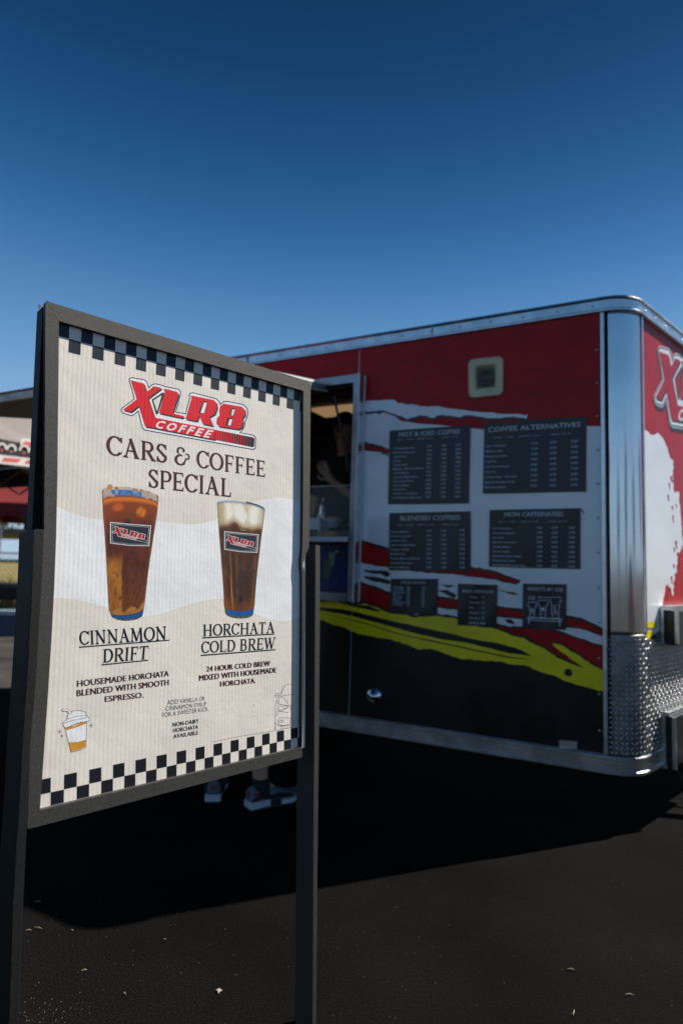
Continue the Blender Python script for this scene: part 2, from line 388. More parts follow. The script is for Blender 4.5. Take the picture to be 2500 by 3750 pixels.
lo1 = [(880, 938), (780, 915), (700, 906), (620, 894), (560, 892), (470, 885), (365, 868), (262, 852), (100, 800), (-400, 700)]
graphic('black_brush_edge', jag([(x, y-9) for x, y in up1], 3, 5, 7)+jag([(x+4, y+5) for x, y in lo1], 3, 4, 8), 1, M_black)
graphic('red_brush_stroke', jag(up1, 3, 9, 9)+jag(lo1, 5, 8, 10), 2, M_red)
for k, p in enumerate([[(262, 880), (300, 884), (330, 882), (345, 892), (310, 898), (262, 890)], [(315, 886), (352, 884), (372, 900), (352, 912), (330, 898)],
          [(565, 938), (640, 948), (600, 954)], [(560, 965), (600, 962), (640, 985), (630, 1000), (600, 985)], [(808, 962), (860, 972), (912, 985), (860, 982)],
          [(838, 1085), (862, 1082), (882, 1104), (850, 1100)], [(262, 905), (330, 915), (368, 925), (368, 940), (310, 932), (262, 915)]]):
    graphic('black_brush_edge', jag(p+[p[0]], 2, 3, 20+k)[:-1], 1, M_black)
up2 = [(-400, 860), (150, 905), (262, 945), (330, 968), (368, 984), (460, 992), (565, 1000), (643, 1012), (808, 1040), (912, 1052), (1092, 1078), (1160, 1092), (1270, 1144)]
lo2 = [(1270, 1160), (1180, 1127), (1092, 1112), (912, 1078), (808, 1068), (700, 1052), (565, 1030), (460, 1060), (368, 1075), (262, 1040), (-400, 980)]
graphic('black_brush_edge', jag([(x, y-10) for x, y in up2], 3, 5, 11)+jag([(x, y+6) for x, y in lo2], 4, 4, 12), 1, M_black)
graphic('red_brush_stroke', jag(up2, 3, 8, 13)+jag(lo2, 6, 8, 14), 2, M_red)
up3 = [(780, 1105), (850, 1122), (912, 1122), (1000, 1126), (1090, 1150), (1180, 1182), (1270, 1212)]
graphic('black_brush_edge', jag([(x, y-9) for x, y in up3], 3, 5, 15)+[(1270, 1400), (900, 1250), (700, 1130)], 1, M_black)
graphic('red_brush_stroke', jag(up3, 2, 5, 16)+[(1270, 1390), (900, 1250), (700, 1130)], 2, M_red)
yt = [(-500, 975), (80, 1013), (120, 1008), (200, 1018), (262, 1020), (300, 1032), (380, 1062), (480, 1076), (560, 1070), (640, 1082), (720, 1112), (810, 1126), (880, 1156), (912, 1160), (970, 1192), (1010, 1212), (1060, 1245), (1162, 1284), (1040, 1196), (1032, 1184), (1060, 1186), (1140, 1232), (1190, 1268), (1270, 1312)]
yb = [(1270, 1386), (1200, 1371), (1140, 1356), (1080, 1335), (1050, 1318), (960, 1291), (930, 1275), (870, 1270), (820, 1258), (750, 1255), (650, 1245), (590, 1225), (540, 1205), (490, 1208), (440, 1190), (380, 1170), (300, 1155), (240, 1145), (180, 1118), (130, 1105), (80, 1085), (-500, 1010)]
graphic('black_field', jag([(x, y-10) for x, y in yt], 4, 4, 17)+[(1270, NB[1]+40), (-1000, FB[1]+200), (-1000, 960)], 3, M_black)
graphic('yellow_brush_stroke', jag(yt, 4, 5, 18)+jag(yb, 3, 8, 19), 4, M_yellow)
graphic('black_brush_line', jag([(-300, 1000), (80, 1034), (200, 1048), (330, 1080), (480, 1114), (640, 1148), (800, 1190), (900, 1208), (950, 1236)], 2, 4, 31)+jag([(930, 1234), (860, 1224), (700, 1184), (560, 1162), (420, 1128), (240, 1078), (80, 1045), (-300, 1010)], 2, 4, 32), 5, M_black)
graphic('black_brush_line', jag([(90, 1060), (240, 1092), (420, 1146), (640, 1192), (860, 1238), (968, 1250)], 1, 4, 33)+jag([(860, 1244), (640, 1197), (420, 1150), (240, 1096)], 1, 4, 34), 5, M_black)
graphic('black_brush_line', jag([(560, 1142), (640, 1154), (800, 1180), (880, 1200), (920, 1224), (860, 1212), (760, 1192), (640, 1166)], 2, 3, 35), 6, M_black)
graphic('black_brush_line', jag([(150, 1012), (200, 1016), (280, 1028), (350, 1055), (300, 1050), (210, 1030)], 3, 3, 36), 5, M_black)
M_branch_refl = mat('dark_branch_reflection', (.045, .006, .01), .5)  # dark ribbons paint branch reflections into the red wrap
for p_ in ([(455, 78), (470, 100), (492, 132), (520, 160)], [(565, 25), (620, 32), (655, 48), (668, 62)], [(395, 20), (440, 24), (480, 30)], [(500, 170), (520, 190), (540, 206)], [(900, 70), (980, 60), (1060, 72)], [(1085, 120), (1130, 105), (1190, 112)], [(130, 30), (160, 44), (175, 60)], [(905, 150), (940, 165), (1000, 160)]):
    graphic('reflection_or_scuff', ribbon(smooth_line(p_, 3), 2.2), 2.5, M_branch_refl)
for p_ in ([(950, 1036), (958, 1040)], [(1150, 632), (1164, 650)], [(1060, 700), (1066, 720)]):
    graphic('reflection_or_scuff', ribbon(p_, 7), 1.5, mat('grey_scuff', (.25, .26, .28), .5))
# front wall wrap
c7 = crop(2150, 1050, 1.271)
fgr = lambda name, pts, layer, m_: flat(name, [pts], FP, .0008*layer, m_, front)
def fz(f, z, o=0): P = Cn+FD*f+Z*z+nF*o-EYE; d = P.dot(FWD); return (1250+FPX*P.dot(RGT)/d, 1875-FPX*P.dot(UPV)/d)
fgr('red_field', [fz(RT+.001, Z1-.001), fz(FLEN-.001, Z1-.001), fz(FLEN-.001, .95), fz(.62, .95), fz(.45, .9)]+c7([(345, 1500), (262, 1500)])+[fz(RT+.001, .95)], 1, M_red)
wf = c7([(262, 662), (300, 690), (330, 680), (352, 705), (372, 750), (385, 800), (398, 805), (400, 850), (396, 900), (405, 960), (425, 950), (432, 1040), (440, 1130), (445, 1200), (425, 1240), (420, 1290), (404, 1370), (398, 1440), (372, 1380), (362, 1400), (350, 1480), (335, 1545), (300, 1560), (265, 1560)])
wf = [(max(x, fz(RT+.002, (1.1))[0]), y) for x, y in wf]
fgr('white_brush_stroke', jag(wf, 5, 5, 41), 2, M_white)
_r = random.Random(3)
for i, (x, y) in enumerate([(380, 910), (375, 965), (393, 1020), (398, 1060), (402, 1212), (418, 1235), (425, 1275), (400, 1290), (408, 1330), (390, 1345), (384, 1400), (372, 1430), (412, 1010), (388, 880), (410, 1180)]):
    w_, h_ = _r.uniform(4, 9), _r.uniform(18, 48); fgr('red_fleck', c7([(x, y), (x+w_, y+h_*.15), (x+w_*.7, y+h_*.5), (x+w_*1.2, y+h_*.8), (x+w_*.4, y+h_), (x+w_*.3, y+h_*.6), (x-w_*.3, y+h_*.35)]), 3, M_red)
fgr('black_field', [fz(RT+.001, Z0+.001), fz(RT+.001, .86), fz(.2, .83), fz(.4, .88), fz(FLEN-.001, .86), fz(FLEN-.001, Z0+.001)], 3, M_black)
fgr('yellow_brush_stroke', crop(2300, 2200, 7.84)([(505, 610), (700, 610), (830, 610), (820, 790), (530, 780)]), 4, M_yellow)
fgr('yellow_brush_stroke', crop(2300, 2200, 7.84)([(520, 870), (690, 870), (720, 960), (600, 1090), (520, 1100)]), 4, M_yellow)

# the logo, traced once in its own frame k
LK_out = [(190, 108), (203, 88), (228, 83), (350, 105), (374, 125), (393, 180), (422, 152), (455, 143), (530, 160), (545, 170), (690, 198), (712, 225), (708, 262), (664, 425), (752, 441), (790, 292), (784, 258), (800, 236), (832, 233), (1060, 292), (1088, 318), (1100, 346), (1130, 321), (1172, 318), (1330, 350), (1368, 388), (1377, 440), (1366, 490), (1350, 520), (1345, 565), (1322, 612), (1302, 630), (1430, 655), (1453, 680), (1452, 790), (1425, 806), (352, 613), (325, 590), (284, 428), (242, 463), (218, 470), (128, 443), (112, 412), (120, 388), (244, 296)]
LK_tri = [(420, 306), (528, 234), (546, 246), (482, 448), (462, 453)]
LK_tri2 = [(437, 314), (520, 260), (473, 424)]
LK_X = [(210, 112), (345, 145), (372, 228), (440, 172), (520, 190), (386, 292), (452, 484), (1050, 605), (1044, 702), (354, 570), (292, 366), (215, 427), (133, 407), (272, 300)]
LK_bar = [(1050, 605), (1425, 680), (1438, 697), (1435, 765), (1425, 778), (1040, 702)]
LK_L = [(540, 195), (672, 228), (685, 250), (628, 440), (745, 470), (720, 488), (492, 440), (550, 225)]
LK_R = [(803, 262), (1030, 308), (1062, 335), (1068, 385), (1042, 450), (992, 478), (1025, 566), (925, 545), (888, 460), (868, 520), (755, 498), (815, 290)]
LK_8 = [(1132, 345), (1310, 375), (1342, 405), (1345, 455), (1318, 490), (1325, 530), (1310, 580), (1280, 600), (1085, 570), (1060, 540), (1065, 495), (1095, 455), (1088, 420), (1098, 370)]
LK_h = [[(930, 322), (970, 322), (942, 445), (884, 440)], [(1212, 388), (1250, 392), (1230, 467), (1194, 460)], [(1172, 484), (1224, 490), (1204, 568), (1154, 558)]]
LK_w = [[(938, 334), (965, 337), (938, 441), (904, 436)], [(1218, 402), (1244, 404), (1226, 463), (1206, 460)], [(1190, 498), (1218, 503), (1201, 564), (1174, 558)]]
M_lred = mat('logo_red', lin((214, 22, 30)), .5, var=.06); M_lnavy = mat('logo_navy', lin((20, 30, 46)), .5, var=.06); M_lwhite = mat('logo_white', lin((228, 228, 224)), .5, var=.03)
def logo(mapf, pl, off, parent, prefix='', step=.00025, stroke=True, mats=(M_lred, M_lnavy, M_lwhite), bg_=None):
    mr, mn, mw = mats
    g = lambda nm, polys, lay, m_: flat(nm, [[mapf(x, y) for x, y in p] for p in polys], pl, off+lay*step, m_, parent, step=step*.05)
    g('logo_outline', [offset(LK_out, 6)], 0, mw if mn is not None else mr)
    if mn is not None: g('logo_outline', [LK_out], 1, mn)
    g('logo_backing', [offset(LK_out, -10)], 2, mw)
    if stroke:
        g('logo_counter', [LK_tri], 3, mn); g('logo_counter', [LK_tri2], 4, bg_ or mw)
    sh = lambda p: [(x+11, y+15) for x, y in p]
    g('logo_shadow', [sh(LK_X[:7]+[(452, 484), (1050, 605), (1044, 702)]+LK_X[9:]), sh(LK_L), sh(LK_R), sh(LK_8)], 3, mn)
    g('logo_letter', [LK_X], 5, mr)
    for p in (LK_L, LK_R, LK_8): g('logo_letter', [p], 5, mr)
    g('logo_counter', LK_h, 6, mn); g('logo_counter', LK_w, 7, mw)
    g('logo_bar', [LK_bar], 5, mn)
    st = []
    x = 1056
    for i in range(15):
        wd = 21*(1-i/15.5); t0 = (x-1050)/375; yt_ = 605+75*t0; yb_ = 702+76*t0
        st.append([(x, yt_+3), (x+wd, yt_+5), (x+wd-6, yb_+1), (x-7, yb_-1)]); x += 24.5
    g('logo_stripe', st, 6, mr)
    vs, fs, _ = text2d('COFFEE', .03, 2, 1.45)
    h = homog([(487, 508), (1036, 612), (985, 684), (446, 579)])
    V = [pl.hit(*mapf(*h(u, 1-v)), off+7*step) for u, v in vs]
    obj('logo_lettering', V, face_to(V, fs, pl.N), mw, parent)
# metric frame of the logo from the poster trace -> carried to the front wall by an affine fit (below)

# corner post, kick plate, rails
sweep('corner_post', [(.004, .845), (.0058, .850), (.006, .86), (.006, Z1-.012), (.0058, Z1-.003), (.003, Z1)], M_chrome, trailer, s_to=RT, f_to=RT, arc_only=True, smooth=True)
ck = sweep('corner_kick_plate', [(.010, Z0+.002), (.0118, Z0+.006), (.012, Z0+.012), (.012, .836), (.0118, .842), (.004, .848)], M_alu2, trailer, s_to=RT, f_to=RT, arc_only=True, smooth=True)
for s_, nm in ((RT+.002, 'edge_trim'),):
    box(nm, Cn+LD*s_+Z*Z0+nW*.0062, LD*.016, nW*.006, Z*(Z1-Z0), M_alu, trailer, bevel=.0015)
    box(nm, Cn+FD*(s_)+Z*.85+nF*.0062, FD*.012, nF*.006, Z*(Z1-.85), M_alu, trailer, bevel=.0015)
M_tread = mat('pale_tread_bars', (.42, .42, .42), .38, 1., var=.15); M_plate = mat('tread_plate_ground', (.22, .215, .21), .45, 1., var=.25, vscale=12, bump=.3, bscale=40)  # bars paler than the plate they stand on
ck.data.materials[0] = M_plate
# tread lozenges on the kick plates
def lozenge(mb, P, d, n, up, ang):
    a = d*math.cos(ang)+up*math.sin(ang); b = n.cross(a); l, w2, h = .011, .0042, .0022
    k = len(mb.v); mb.v += [P+a*l, P+b*w2, P-a*l, P-b*w2, P+n*h+a*l*.5, P+n*h-a*l*.5]
    mb.f += [(k, k+1, k+4), (k+1, k+2, k+5, k+4), (k+2, k+3, k+5), (k+3, k, k+4, k+5)]
mb = MB(); aa = nW.angle(nF); na = 9
for j in range(24):
    for i in range(na):
        t = (i+.5)/na; d = (nW*math.sin((1-t)*aa)+nF*math.sin(t*aa))/math.sin(aa)
        lozenge(mb, AC+d*(RAD+.012)+Z*(.335+j*.0212), Z.cross(d), d, Z, R_(45 if (i+j) % 2 else -45))
mb.out('tread_pattern', M_tread, ck, kind='stuff')
fk = box('front_kick_plate', Cn+FD*(RT+.004)+Z*(Z0+.002)+nF*.0042, FD*(FLEN-RT-.01), nF*.006, Z*.5, M_plate, trailer)
mb = MB()
for j in range(23):
    for i in range(80):
        lozenge(mb, Cn+FD*(RT+.02+i*.0245)+Z*(.335+j*.0212)+nF*.0102, FD, nF, Z, R_(45 if (i+j) % 2 else -45))
mb.out('tread_pattern', M_tread, fk, kind='stuff')
br = sweep('bottom_rail', [(-.01, Z0), (.012, Z0), (.016, Z0-.004), (.016, Z0-.016), (.012, Z0-.02), (.012, Z0-.062), (.017, Z0-.066), (.017, Z0-.078), (.012, Z0-.082), (-.03, Z0-.082)], M_alu, trailer)
tr_ = sweep('roof_rail', [(-.01, Z1), (.012, Z1), (.02, Z1+.004), (.02, Z1+.012), (.013, Z1+.018), (.013, Z1+.058), (.02, Z1+.066), (.018, Z1+.074), (.0, Z1+.082), (-.05, Z1+.084)], M_alu, trailer)
# roof and hidden sides
NI = -nW
nose = Cn+FD*FLEN
Wd = (nose-Cn).dot(NI); far_c = nose-NI*.001
rear_n, rear_f = Cn+LD*TL, Cn+LD*TL+NI*Wd
M_roof = mat('white_roof_skin', (.55, .56, .57), .5, var=.1)
rp = path(-.04)+[rear_f-NI*.05]
MB().prism([p+Z*(Z1+.075) for p in rp], Z*.012).out('roof', M_roof, trailer)
MB().prism([far_c+Z*Z0, rear_f+Z*Z0, rear_f+Z*Z1, far_c+Z*Z1], -NI*.03).out('off_side_wall', M_white, trailer)
MB().prism([rear_n+Z*Z0, rear_f+Z*Z0, rear_f+Z*Z1, rear_n+Z*Z1], -LD*.03).out('rear_wall', M_red, trailer)
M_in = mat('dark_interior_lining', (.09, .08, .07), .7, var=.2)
FLZ = .42
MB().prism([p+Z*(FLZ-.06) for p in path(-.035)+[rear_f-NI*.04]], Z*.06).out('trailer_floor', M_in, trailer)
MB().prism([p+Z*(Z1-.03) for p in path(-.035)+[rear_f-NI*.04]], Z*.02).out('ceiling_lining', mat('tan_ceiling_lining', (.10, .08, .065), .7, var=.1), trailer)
# axle, wheels, jack, tongue
for ns in (1, -1):
    for s_ in (2.35, 3.05):
        c0 = Cn+LD*s_+NI*(.16 if ns == 1 else Wd-.16)+Z*.33
        wh = MB().lathe([(.19, -.09), (.31, -.1), (.33, -.07), (.33, .07), (.31, .1), (.19, .09)], c0, nW, 28).out('wheel', M_rubber, trailer, smooth=True)
        MB().lathe([(.02, .05), (.09, .05), (.1, .075), (.16, .06), (.19, .095), (.2, .095)], c0, nW*ns, 24).out('rim', M_alu, wh, smooth=True)
tip = nose+NI*0-LD*.55+Z*.27
tip = Cn+NI*(Wd/2)-LD*1.9+Z*.27
for q in (Cn+NI*.28, Cn+NI*(Wd-.28)):
    d = (tip-(q+Z*.27)); MB().tube([q+Z*.2+LD*.4, tip], .035, 4).out('tongue_beam', M_blackmetal, trailer)
MB().tube([tip+Z*.5, tip-Z*.24], .03, 12).out('tongue_jack', M_alu2, trailer, smooth=True)
MB().lathe([(.0, 0), (.1, 0), (.1, .012), (.035, .02), (.03, .03)], tip*1-Z*.27, Z, 20).out('jack_foot', M_alu2, trailer)
# safety chain / cable hanging off the nose
MB().tube(smooth_line([Cn-LD*.12+NI*.5+Z*.26, Cn-LD*.22+NI*.42+Z*.1, Cn-LD*.42+NI*.36+Z*.012, Cn-LD*.75+NI*.5+Z*.012, Cn-LD*1.1+NI*.9+Z*.014, Cn-LD*1.5+NI*1.3+Z*.014], 6), .011, 8).out('power_cable', M_rubber, trailer, smooth=True)
MB().tube(smooth_line([Cn-LD*.12+NI*.6+Z*.26, Cn-LD*.3+NI*.55+Z*.05, Cn-LD*.55+NI*.62+Z*.01, Cn-LD*.9+NI*.95+Z*.01, Cn-LD*1.4+NI*1.05+Z*.012], 6), .009, 8).out('water_hose', M_blackplastic, trailer, smooth=True)
# rivets
def rivet(mb, P, n, r=.0055, h=.003): mb.lathe([(r, 0), (r*.8, h*.7), (0, h)], P, n, 8)
def rivets(name, pts, n, parent, m_=M_alu):
    for P in pts: mb = MB(); rivet(mb, P, n); o = mb.out(name, m_, parent, smooth=True)
rivets('rivet', [Cn+LD*(RT+.034)+Z*(.42+i*.158)+nW*.0055 for i in range(12)], nW, side)
rivets('rivet', [Cn+FD*(RT+.028)+Z*(.98+i*.158)+nF*.0035 for i in range(9)], nF, front)
rivets('rivet', [WP.at(-(RT+.05+i*.16), Z1+.036, .013) for i in range(14)], nW, tr_, M_alu2)
rivets('rivet', [WP.at(-(RT+.03+i*.16), Z0-.03-.02*(i % 2), .012) for i in range(14)], nW, br, M_alu2)
rivets('rivet', [Cn+FD*(RT+.04+i*.13)+Z*(Z1+.036)+nF*.013 for i in range(15)], nF, tr_)
rivets('rivet', [Cn+FD*(RT+.03+i*.16)+Z*(Z0-.045)+nF*.012 for i in range(12)], nF, br)
# roof seam joints
for s_ in (.95, 2.15): box('rail_joint', WP.at(-s_, Z1+.001, .012), -WP.U*.004, nW*.01, Z*.07, M_alu2, tr_)
# vent box
def rrect(x0, y0, x1, y1, r, n=4):
    P = []
    for cx, cy, a0 in ((x1-r, y1-r, 0), (x0+r, y1-r, 90), (x0+r, y0+r, 180), (x1-r, y0+r, 270)):
        for i in range(n+1): a = R_(a0+90*i/n); P.append((cx+r*math.cos(a), cy+r*math.sin(a)))
    return P
def quadpts(q, pts): h = homog(q); return [h(*p) for p in pts]
M_cream = mat('cream_plastic', (.66, .56, .34), .5, var=.06); M_tan = mat('tan_plastic', (.13, .115, .08), .6, var=.1)
vq = a_([(686, 18), (833, 2), (832, 166), (689, 180)])
vent = empty('vent', WP.hit(*quadpts(vq, [(.5, .5)])[0]), None, None); vent.parent = trailer; vent.location = WL[vent.name]-WL[trailer.name]
for k in ('label', 'category'):
    if k in vent: del vent[k]
outer = quadpts(vq, rrect(0, 0, 1, 1, .16)); inner = quadpts(vq, rrect(.17, .17, .83, .83, .1)); n_ = len(outer)
Vv = [WP.hit(*p, .003) for p in outer]+[WP.hit(*p, .018) for p in quadpts(vq, rrect(.03, .03, .97, .97, .15))]+[WP.hit(*p, .018) for p in inner]+[WP.hit(*p, .004) for p in quadpts(vq, rrect(.24, .24, .76, .76, .05))]
Fv = [(r*n_+i, r*n_+(i+1) % n_, (r+1)*n_+(i+1) % n_, (r+1)*n_+i) for r in range(3) for i in range(n_)]
MB().add(Vv, Fv).out('vent_frame', M_cream, vent)
flat('vent_recess', [quadpts(vq, rrect(.235, .235, .765, .765, .05))], WP, .0045, M_tan, vent)
cc = WP.hit(*quadpts(vq, [(.5, .5)])[0], .005)
MB().lathe([(.045, 0), (.043, .006), (.03, .008), (.028, .002), (.0, .004)], cc, nW, 20).out('vent_plug', mat('brown_plug', (.08, .07, .05), .5), vent, smooth=True)
# lock, plug and number plate
P = WP.hit(*a_([(303, 1399)])[0], .005)
lk = MB().lathe([(.042, 0), (.042, .006), (.035, .012), (.022, .016), (.02, .024), (0, .028)], P, nW, 24).out('compartment_lock', M_chrome, trailer, smooth=True)
P = WP.hit(*a_([(1098, 1303)])[0], .005)
MB().lathe([(.017, 0), (.016, .006), (0, .009)], P, nW, 16).out('round_plug', M_blackplastic, trailer, smooth=True)
MB().prism([WP.hit(*p, .004) for p in a_([(1060, 1580), (1134, 1586), (1134, 1618), (1062, 1612)])], nW*.003).out('number_plate', M_alu, trailer)
# serving window surround, counter, flap
jw = .02
box('window_jamb', Cn+LD*(OS0-.045)+Z*(.925)+nW*.0055, LD*.008, nW*.07, Z*(2.175-.925), M_alu, trailer)
box('window_jamb', Cn+LD*(OS0-.037)+Z*(.925)+nW*.0055, LD*.035, nW*.062, Z*(2.175-.925), M_alu2, trailer)
box('jamb_edge', Cn+LD*(OS0-.0455)+Z*.925+nW*.0762, LD*.009, nW*.003, Z*1.25, M_lip, trailer)
box('jamb_edge', Cn+LD*(OS0-.0482)+Z*.925+nW*.0062, LD*.003, nW*.012, Z*1.25, M_lip, trailer)
box('window_jamb', Cn+LD*(OS1+.004)+Z*(.925)+nW*.0055, LD*.045, nW*.07, Z*(2.175-.925), M_alu, trailer)
box('window_header', Cn+LD*(OS0-.0015)+Z*2.128+nW*.0055, LD*(OS1-OS0+.004), nW*.062, Z*.045, M_alu2, trailer)
M_counter = mat('stainless_counter', (.55, .57, .6), .25, 1., var=.08)
ctr = box('serving_counter', Cn+LD*(OS0+.002)+Z*1.248+nW*.072, LD*(OS1-OS0-.004), -nW*.42, Z*.022, M_counter, trailer, bevel=.003)
box('counter_edge', Cn+LD*(OS0+.002)+Z*1.246+nW*.0725, LD*(OS1-OS0-.004), nW*.006, Z*.026, M_lip, trailer)
# interior of the hatch: dark back shelf
inw = lambda s, d, z: Cn+LD*s+NI*d+Z*z
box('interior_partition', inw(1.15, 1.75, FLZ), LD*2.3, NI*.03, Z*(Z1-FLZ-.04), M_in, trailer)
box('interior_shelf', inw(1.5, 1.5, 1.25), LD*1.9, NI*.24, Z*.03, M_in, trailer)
lampm = mat('warm_ceiling_lamp', (1, .8, .5), .5, emit=((1.0, .62, .3), .13))
box('ceiling_lamp', inw(1.72, .9, Z1-.055), LD*.5, NI*.22, Z*.022, lampm, trailer)
# flap
fh = Cn+LD*1.55+nW*.07+Z*2.13
fu = (nW*1.0-Z*.18).normalized(); fl = 1.02; flen = 2.05; fn = LD.cross(fu).normalized()
if fn.z < 0: fn = -fn
flap = MB().box(fh, LD*flen, fu*fl, fn*.012).out('hatch_flap', mat('maroon_flap_skin', lin((120, 30, 40)), .35, var=.1), trailer)
box('flap_lining', fh-fn*.032+LD*.03+fu*.03, LD*(flen-.06), fu*(fl-.06), fn*.03, mat('pale_flap_lining', (.14, .10, .08), .6, var=.2), flap)
for O, a, b in ((fh, LD*.028, fu*fl), (fh+LD*(flen-.028), LD*.028, fu*fl), (fh+fu*(fl-.028)+LD*.03, LD*(flen-.06), fu*.03), (fh+LD*.03, LD*(flen-.06), fu*.028)):
    box('flap_frame', O-fn*.036, a, b, fn*.034, M_alu2, flap)
box('flap_edge_trim', fh-LD*.0035+fn*.0, LD*.003, fu*fl, fn*.014, M_lip, flap)
box('flap_edge_trim', fh-LD*.0035-fn*.038, LD*.003, fu*fl*.9, fn*.005, M_lip, flap)
box('flap_latch', fh+fu*(fl+.003)+LD*1.75-fn*.03, LD*.07, fu*.02, fn*.028, M_blackplastic, flap)
g0 = WP.hit(1222, 1452, .08); g1 = WP.hit(1268, 1655, .03); g2 = WP.hit(1276, 1725, .01)
MB().tube([g0, g1], .007, 8).out('gas_strut', M_blackplastic, trailer); MB().tube([g1, g2], .013, 10).out('gas_strut', M_blackplastic, trailer)
# blue drinks banner below the counter
bq = [(OS0+.006, .975), (OS0+.006, 1.235), (2.3, 1.235), (2.3, .975)]
M_blue = mat('blue_banner_print', lin((10, 50, 120)), .4, col2=lin((6, 28, 80)), vscale=3)
ban = MB().prism([WP.at(-s, z, .008) for s, z in bq], nW*.004).out('drinks_banner', M_blue, trailer)
sh = box('drip_shelf', WP.at(-(OS0+.01), .925, .0062), LD*1.1, nW*.05, Z*.045, M_alu2, trailer)
c6 = crop(1100, 1380, 2.613)
BP = .0125
def prt(nm, pts, lay, col): flat(nm, [c6(pts)], WP, BP+.0006*lay, print_mat('p_%s_%d_%d_%d' % (nm, *col), lin(col)), ban)
prt('printed_cup', [(270, 1685), (330, 1670), (320, 1800), (285, 1850), (268, 1830)], 1, (120, 140, 120)); prt('printed_cup', [(215, 1760), (285, 1740), (290, 1850), (280, 1940), (222, 1930)], 2, (90, 100, 80))
prt('printed_cup', [(455, 1690), (525, 1690), (515, 1830), (470, 1835)], 1, (80, 40, 35)); prt('printed_lemon', [(330, 1668), (350, 1660), (362, 1672), (345, 1690)], 2, (190, 170, 60)); prt('printed_cup', [(455, 1682), (527, 1682), (525, 1700), (457, 1700)], 2, (150, 100, 80))
text_mesh('banner_lettering', [('& JUICES', c6([(150, 1578), (290, 1578), (290, 1600), (150, 1600)]), .02)], WP, BP+.001, print_mat('banner_cyan', lin((40, 120, 190))), ban)

# menu boards
mq = crop(1350, 1500, 1.7422)
def board(quad, title, tq, items, price_cols, v0, v1, sizes=True, header_bold=.01, bend=.012, uname=.06):
    h = homog(quad); n = 6
    V = []; F_ = []
    for j in range(n+1):
        for i in range(n+1):
            P_ = WP.hit(*h(i/n, j/n), .0075+ .004*math.sin(i*1.3+j*.7+quad[0][0])*0.5)
            V.append(P_)
    for j in range(n):
        for i in range(n): F_.append((j*(n+1)+i, j*(n+1)+i+1, (j+1)*(n+1)+i+1, (j+1)*(n+1)+i))
    o = obj('menu_board', V, face_to(V, F_, nW), M_board, trailer)
    so_ = o.modifiers.new('solid', 'SOLIDIFY'); so_.thickness = .002; so_.offset = -1
    T = [(title, tq, header_bold)]
    def q(u0, u1, va, hh): return [h(u0, va), h(u1, va), h(u1, va+hh), h(u0, va+hh)]
    W_ = (Vector(quad[1])-Vector(quad[0])).length; H_ = (Vector(quad[3])-Vector(quad[0])).length
    hh = .024*500/ (H_*1.7422) if False else 12/(H_*1.7422)
    if sizes:
        for t, u in zip(('SMALL / 12 OZ', 'MEDIUM / 16 OZ', 'LARGE / 20 OZ'), (.10, .36, .66)): T.append((t, q(u, u+.2, v0-.11, hh*.8), .0))
    rnd = random.Random(title)
    for i, it in enumerate(items):
        v = v0+(v1-v0)*i/(len(items)-1); wd = len(it)*.0185*520/(W_*1.7422)*1.0
        T.append((it, q(uname, uname+wd, v, hh*1.05), .012))
        for k, u in enumerate(price_cols):
            T.append(('%d.%02d' % (3+k+rnd.randint(0, 2), rnd.choice((0, 25, 50, 75))), q(u, u+.062, v-.008, hh*1.15), .016))
    text_mesh('menu_lettering', T, WP, .0105, M_ink, o, 'stuff')
    M_or = print_mat('orange_rule', lin((150, 90, 40)))
    flat('title_rule', [[tq[3], tq[2], (tq[2][0], tq[2][1]+1.4), (tq[3][0], tq[3][1]+1.4)]] if sizes else [[tq[3], tq[2], (tq[2][0], tq[2][1]+.8), (tq[3][0], tq[3][1]+.8)]], WP, .011, M_or, o)
    return o
board(mq([(133, 133), (648, 98), (638, 598), (122, 603)]), 'HOT & ICED COFFEE', mq([(192, 143), (582, 123), (582, 152), (190, 172)]),
      ['Freshly Brewed', 'Double Espresso', 'Americano', 'Latte', 'Cappuccino', 'Mocha - Mexican Mocha', 'White Mocha', 'Caramel Macchiato', 'Espresso Float', 'Iced Coffee', 'Cold Brew', 'Vanilla Cold Brew', 'Iced Shaken Espresso'], (.48, .66, .83), .235, .9)
board(mq([(737, 88), (1388, 42), (1385, 522), (727, 535)]), 'COFFEE ALTERNATIVES', mq([(760, 112), (1350, 76), (1350, 108), (760, 143)]),
      ['Chai Tea Latte', 'Matcha Latte', 'Matcha Lemonade', 'Iced Tea', 'Iced Tea Lemonade', 'Hot Tea', 'London Fog - Tea Latte', 'Ignitor: Energy Drink', 'Blended Ignitor'], (.48, .66, .86), .315, .9, uname=.02)
board(mq([(130, 660), (648, 648), (648, 1030), (128, 1025)]), 'BLENDED COFFEES', mq([(200, 678), (582, 672), (582, 702), (202, 708)]),
      ['Frozen Mocha', 'Frozen Caramel', 'Frozen Chai', 'Dark Vanilla Bean', 'Frozen Coffee', 'Mocha Chip', 'Frozen Mexican Mocha', 'Frozen Espresso', 'Frozen Matcha'], (.47, .65, .87), .31, .93, uname=.02)
board(mq([(770, 640), (1350, 628), (1348, 1018), (765, 1002)]), 'NON CAFFEINATED', mq([(866, 652), (1240, 650), (1240, 680), (866, 682)]),
      ['Hot Chocolate', 'Flavored Steamer', 'Lemonade', 'Blended Lemonade', 'Vanilla Bean', 'Cream Frappe', 'Strawberries & Cream', 'Frozen Hot Cocoa', 'Sparkling Flavored Soda'], (.54, .70, .88), .31, .95, uname=.04)
bb = crop(1100, 2100, 1.12)
